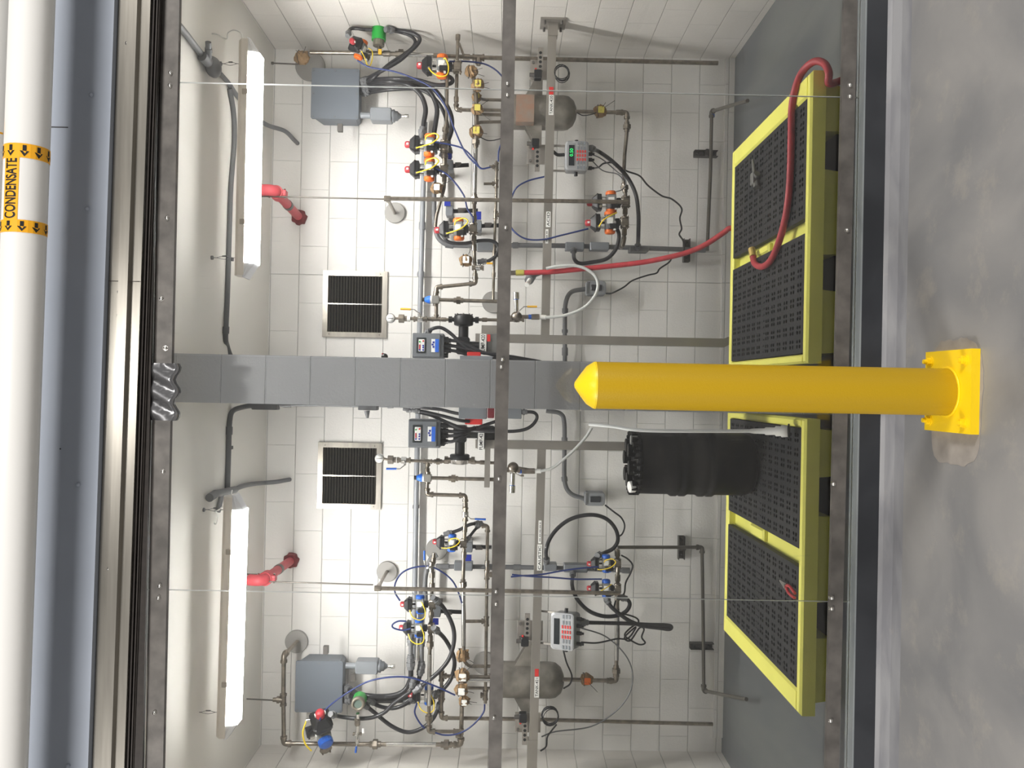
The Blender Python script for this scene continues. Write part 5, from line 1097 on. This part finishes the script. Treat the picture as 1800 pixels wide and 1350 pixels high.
# blue air tubes
def at_(label, pts, D=5.42, w_=3): return hose('air_tube', label, pts, w_, BLUET, D, 'air tube', None)
at_('thin blue air tube from the top right valve down past the hanging valve', [(628, 106), (650, 118), (690, 125), (728, 138), (762, 157), (785, 190), (800, 230), (818, 268), (838, 290), (846, 296)])
at_('blue air tube from the hanging right bay valve curling behind the mid rail', [(790, 108, 5.44), (820, 108, 5.5), (850, 112), (870, 122), (884, 136), (892, 150)], 5.52)
at_('blue air tube from the upper paired right bay valve to the air header', [(765, 250), (790, 254), (815, 262), (835, 282), (845, 296), (862, 294)])
at_('blue air tube from the lower paired right bay valve', [(765, 296), (785, 306), (803, 325), (815, 343), (818, 352), (822, 368), (832, 384), (828, 398), (815, 401)])
at_('blue air tube leaving the blue fitting behind the mid rail in the right bay', [(876, 284), (877, 265), (884, 246), (890, 225)], 5.5)
at_('long blue air tube bowing from the mid rail under the acid label valve', [(892, 385, 5.5), (903, 406), (925, 420), (955, 421), (985, 414), (1010, 408), (1034, 402)], 5.36)
at_('blue air tube rising from the mid rail over the right bay tank rail', [(898, 350, 5.5), (908, 330), (928, 318), (955, 311), (962, 309)], 5.44)
at_('blue air tube ring around the left bay wall conduit', [(703, 1056), (694, 1040), (696, 1022), (708, 1006), (730, 997), (756, 996), (778, 1006), (796, 1022), (806, 1042), (812, 1060)])
at_('small blue air tube loop beside the lower paired left bay valve', [(722, 1105), (708, 1108), (692, 1104), (690, 1098), (700, 1092), (714, 1092)], 5.34)
at_('long blue air tube arching from the facing left valve over the hoses', [(562, 1266, 5.34), (570, 1250), (590, 1232), (620, 1212), (650, 1197), (690, 1190), (725, 1192), (765, 1206), (800, 1222)], 5.4)
at_('blue air tube hanging from the deep left valve', [(733, 1236), (729, 1252), (736, 1268), (746, 1280)], 5.5)
at_('blue air tube from the left header down to the lower steel elbow', [(852, 1238), (850, 1252), (836, 1270), (818, 1284), (800, 1291), (780, 1292), (765, 1288)], 5.46)
at_('upper blue air tube crossing the caustic label rail', [(898, 1014), (920, 1012), (950, 1010), (990, 1003), (1020, 999), (1052, 996)], 5.34)
at_('lower blue air tube crossing the caustic label rail', [(900, 1010), (930, 1013), (970, 1015), (1010, 1018), (1058, 1018)], 5.33)
# thin cables
def cb(label, pts, D=5.45, w_=3, m=None): return hose('cable', label, pts, w_, m or BLACK, D, 'cable', None)
cb('wavy black cable from the right display box down to the strut bracket', [(1040, 296, 5.38), (1052, 294), (1062, 287), (1080, 287), (1100, 300), (1124, 309), (1139, 326), (1163, 344), (1181, 350), (1198, 366), (1195, 384), (1198, 402), (1194, 412), (1201, 424), (1201, 442), (1184, 450), (1176, 461), (1160, 472), (1154, 480), (1138, 484), (1112, 493), (1096, 505), (1076, 515), (1066, 516, 5.8)], 5.72)
cb('thin grey cable from the right display box looping to the braided pipe', [(1040, 271, 5.38), (1060, 281), (1085, 302), (1098, 312), (1100, 325), (1092, 334), (1082, 337)], 5.46, 2, GREYP)
cb('thin second cable from the right display box to the pipe behind it', [(1040, 282, 5.38), (1060, 300), (1085, 306), (1097, 318)], 5.5, 2, GREYP)
cb('black cable from the left outlet box dropping to the caustic valves', [(1064, 888, 5.8), (1078, 899), (1092, 910), (1098, 924), (1094, 938), (1086, 944)], 5.74)
cb('black cable hanging in an S beside the caustic valves', [(1092, 976), (1104, 983), (1112, 994), (1108, 1008), (1100, 1024), (1098, 1040), (1094, 1050)], 5.5)
cb('knotted black cable bow right of the left display box', [(1022, 1129, 5.36), (1050, 1130), (1084, 1123), (1104, 1122), (1118, 1102), (1098, 1120), (1108, 1126), (1124, 1104), (1132, 1106), (1128, 1120), (1134, 1130), (1124, 1133), (1108, 1125), (1098, 1116), (1108, 1104), (1122, 1094), (1118, 1086), (1100, 1080), (1086, 1078), (1080, 1068), (1082, 1056)], 5.44)
cb('thin grey cable sweeping from the left display box back to the tank rail', [(1022, 1104, 5.36), (1063, 1118), (1095, 1146), (1111, 1178), (1108, 1215), (1084, 1249), (1039, 1277), (977, 1286), (952, 1295)], 5.5, 2.4, GREYP)
cb('black cable from the left display box to the bottom of the left tank', [(990, 1142, 5.36), (996, 1165), (1005, 1187), (1002, 1202), (991, 1210, 5.5)], 5.46)
cb('black cable trailing from the coil along the left tank rail', [(978, 1274, 5.4), (970, 1284), (962, 1296), (960, 1312), (950, 1320)], 5.42)
cb('black cable bundle between the right load cell and the display box', [(972, 266, 5.45), (980, 272), (992, 272, 5.4)], 5.42, 6)
cb('thin wire under the wrapped fitting left of the right tank', [(842, 240, 5.5), (858, 247), (875, 245), (890, 240)], 5.5, 1.8)
cb('thin wire along the right tank outlet pipe', [(1014, 198), (1025, 203), (1040, 201), (1048, 198)], 5.5, 1.8)

# clear product tubes and the red hose
def ct(label, pts, D, w_=7): return hose('clear_tube', label, pts, w_, CLEART, D, 'tube', None)
ct('translucent tube curving from the right hose connection over the grey outlet', [(958, 558), (985, 556), (1010, 549), (1030, 538), (1045, 521), (1051, 504), (1048, 488), (1036, 476), (1016, 468), (988, 467), (960, 472)], 5.30, 5.5)
ct('translucent tube curving from the left hose connection toward the drum', [(950, 828), (970, 823), (990, 808), (1010, 790), (1030, 768), (1040, 752)], 5.2, 5)
hp = [(908, 479.6, 5.36), (966, 478, 5.34), (1020, 473, 5.32), (1070, 468, 5.3), (1130, 461, 5.25), (1176, 452, 5.2), (1210, 443, 5.17), (1240, 430, 5.13), (1272, 409, 5.08), (1284, 401, 5.06)]
p = pts3(hp, 5.3)+[V((1.0, 5.03, .14)), V((1.12, 5.06, .03)), V((1.35, 5.1, .02)), V((1.30, 5.4, .02)), V((.9, 5.5, .02))]
hp2 = [(1457, 128, 3.57), (1449, 112, 3.62), (1432, 108, 3.68), (1412, 124, 3.75), (1399, 152, 3.80), (1392, 190, 3.84), (1391, 240, 3.86), (1389, 310, 3.87), (1384, 365, 3.88), (1374, 410, 3.90), (1362, 444, 3.95), (1350, 463, 4.0), (1337, 469, 4.05), (1326, 462, 4.15), (1323, 446, 4.25)]
q2 = [V((1.392, 4.05, .018)), V((1.394, 3.82, .022)), V((1.400, 3.665, .09)), P(1459, 147, 3.60)]
for x, y, D in hp2: q2.append(Pz(x, y, ZP+.013) if y > 150 else P(x, y, D))
def cap_at(t, a, b, m1, nm): d = (b-a).normalized(); link(nm, MB().cyl(a-d*.004, a+d*.05, .019, m1, 14), t)
t = thing('red_hose', 'red rubber hose hanging from the mid rail down behind the right pallet', 'hose', p[0])
link('hose_run', MB().tube(smooth(p, 6), .0165, REDHOSE, 14), t)
cap_at(t, p[0], p[1], mat('olive_tape', (170, 160, 70), .6), 'yellow_tape'); link('end_fitting', MB().cyl(p[0]+(p[0]-p[1]).normalized()*.04, p[0], .016, STEEL, 8, smooth=False), t)
t = thing('red_hose', 'red rubber hose draped over the front corner of the right pallet with a curled end', 'hose', q2[0])
link('hose_run', MB().tube(smooth(q2, 6), .0165, REDHOSE, 14), t)
cap_at(t, q2[-1]+(q2[-1]-q2[-2]).normalized()*.03, q2[-2], mat('brass_end', (206, 178, 96), .4, .3), 'end_tape')

# ================================================================== drum, lance, tools
dc = Pz(1313, 815, ZP); dc.z = ZP; dr = .168; dH = .66
dc.y = 4.42; dc.x = P(1250, 815, 4.42).x
t = thing('drum', 'black plastic drum with white bung standing on the left pallet', 'drum', dc)
link('shell', MB().lathe(dc, (0, 0, 1), [(0, 0), (.0, dr*.82), (.012, dr*.93), (.04, dr*.985), (.20, dr*.99), (.215, dr*1.05), (.24, dr*1.05), (.246, dr*.99), (.262, dr*1.05), (.285, dr*1.05), (.30, dr*.99), (.345, dr*.99), (.36, dr*1.05), (.385, dr*1.05), (.392, dr*.99), (.405, dr*1.05), (.43, dr*1.05), (.445, dr*.99), (.60, dr*.985), (.625, dr*.96), (.63, dr*.9), (.632, dr*.2), (.632, 0)], DRUM, 56), t)
rim = MB()
for k in range(28):
    a = k*2*math.pi/28; c = dc+V((dr*.95*math.cos(a), dr*.95*math.sin(a), .626)); M = Matrix.Translation(c) @ Matrix.Rotation(a, 4, 'Z'); link('rim_rib', MB(M).box((0, 0, 0), (.03, .010, .05), DRUM, .003), t)
link('rim_ring', MB().lathe(dc+V((0, 0, .60)), (0, 0, 1), [(0, dr*.99), (.004, dr*1.03), (.018, dr*1.03), (.022, dr*.99)], DRUM, 56), t)
for k in range(6): a = k*math.pi/3+.3; link('lid_knob', MB().cyl(dc+V((dr*.55*math.cos(a), dr*.55*math.sin(a), .63)), dc+V((dr*.55*math.cos(a), dr*.55*math.sin(a), .668)), .036, DRUM, 12), t)
bq = dc+V((-dr*.72, -dr*.45, .632)); b_ = link('bung', MB().lathe(bq, (-.1, -.25, 1), [(0, .030), (.028, .030), (.03, .024), (.022, .018), (.022, 0)], WHITE, 24), t)
b2 = dc+V((dr*.72, -dr*.4, .632)); link('clamp_lug', MB().box(b2, (.05, .03, .05), mat('galvanised', (150, 150, 148), .4, .6), .005), t)
# suction lance
A = Pz(1386, 758, ZP+.03); B = P(1141, 757, 4.02); Cc = P(1078, 750, 4.15); Dd = P(1036, 746, 4.25)
t = thing('suction_lance', 'long white plastic suction lance leaning upright beside the black drum', 'suction lance', A)
link('tube', MB().tube(smooth([A+(B-A)*.16, B, Cc, Dd], 8), .0085, mat('lance_white', (226, 228, 226), .4), 14), t)
d = (B-A).normalized()
link('stepped_foot', MB().lathe(A, d, [(0, .026), (.03, .028), (.034, .022), (.055, .024), (.06, .017), (.10, .018), (.105, .013), (.15, .012), (.17, .009)], WHITE, 24), t)
link('gasket', MB().cyl(A-d*.005, A+d*.001, .034, BLACK, 24), t)
def tool(nm, label, a, b, cat, m1, m2, fork=False):
    A, B = Pz(*a, ZP+.014), Pz(*b, ZP+.014); d = (B-A).normalized(); t = thing(nm, label, cat, A); s = d.cross(V((0, 0, 1)))
    L = (B-A).length
    for u in (-1, 1): link('handle', MB().tube(smooth([A+d*L*.42+s*u*.004, A+d*L*.6+s*u*.016, A+d*L*.85+s*u*.014, B+s*u*.010], 5), .0085 if m1 is RED or fork else .007, m1, 10), t)
    link('jaw', MB().hexa([A+s*-.006-V((0, 0, .006)), A+s*.006-V((0, 0, .006)), A+d*L*.45+s*.018-V((0, 0, .006)), A+d*L*.45-s*.018-V((0, 0, .006))], [A+s*-.004+V((0, 0, .006)), A+s*.004+V((0, 0, .006)), A+d*L*.45+s*.016+V((0, 0, .006)), A+d*L*.45-s*.016+V((0, 0, .006))], m2).cyl(A+d*L*.38-V((0, 0, .009)), A+d*L*.38+V((0, 0, .010)), .011, m2, 14), t)
tool('pliers', 'red-handled pliers lying on the left pallet grate', (1372, 1020), (1397, 1047), 'pliers', mat('plier_red', (190, 44, 48), .4), BRIGHT)
t = thing('pipe_wrench', 'small grey metal wrench lying on the right pallet grate', 'wrench', Pz(1322, 300, ZP+.01)); A, B = Pz(1323, 281, ZP+.016), Pz(1328, 314, ZP+.016); d = (B-A).normalized(); s = d.cross(V((0, 0, 1)))
GM2 = mat('tool_grey', (126, 126, 122), .4, .6)
link('handle', MB().tube([A, A.lerp(B, .5), B], lambda q: .006+.008*q, GM2, 10), t)
link('head', MB().box(B+V((0, 0, .006)), (.07, .05, .03), GM2, .008).cyl(B+s*.04, B-s*.04, .017, GM2, 12).cyl(B+d*.0, B+d*.06, .018, GM2, 8, smooth=False), t)
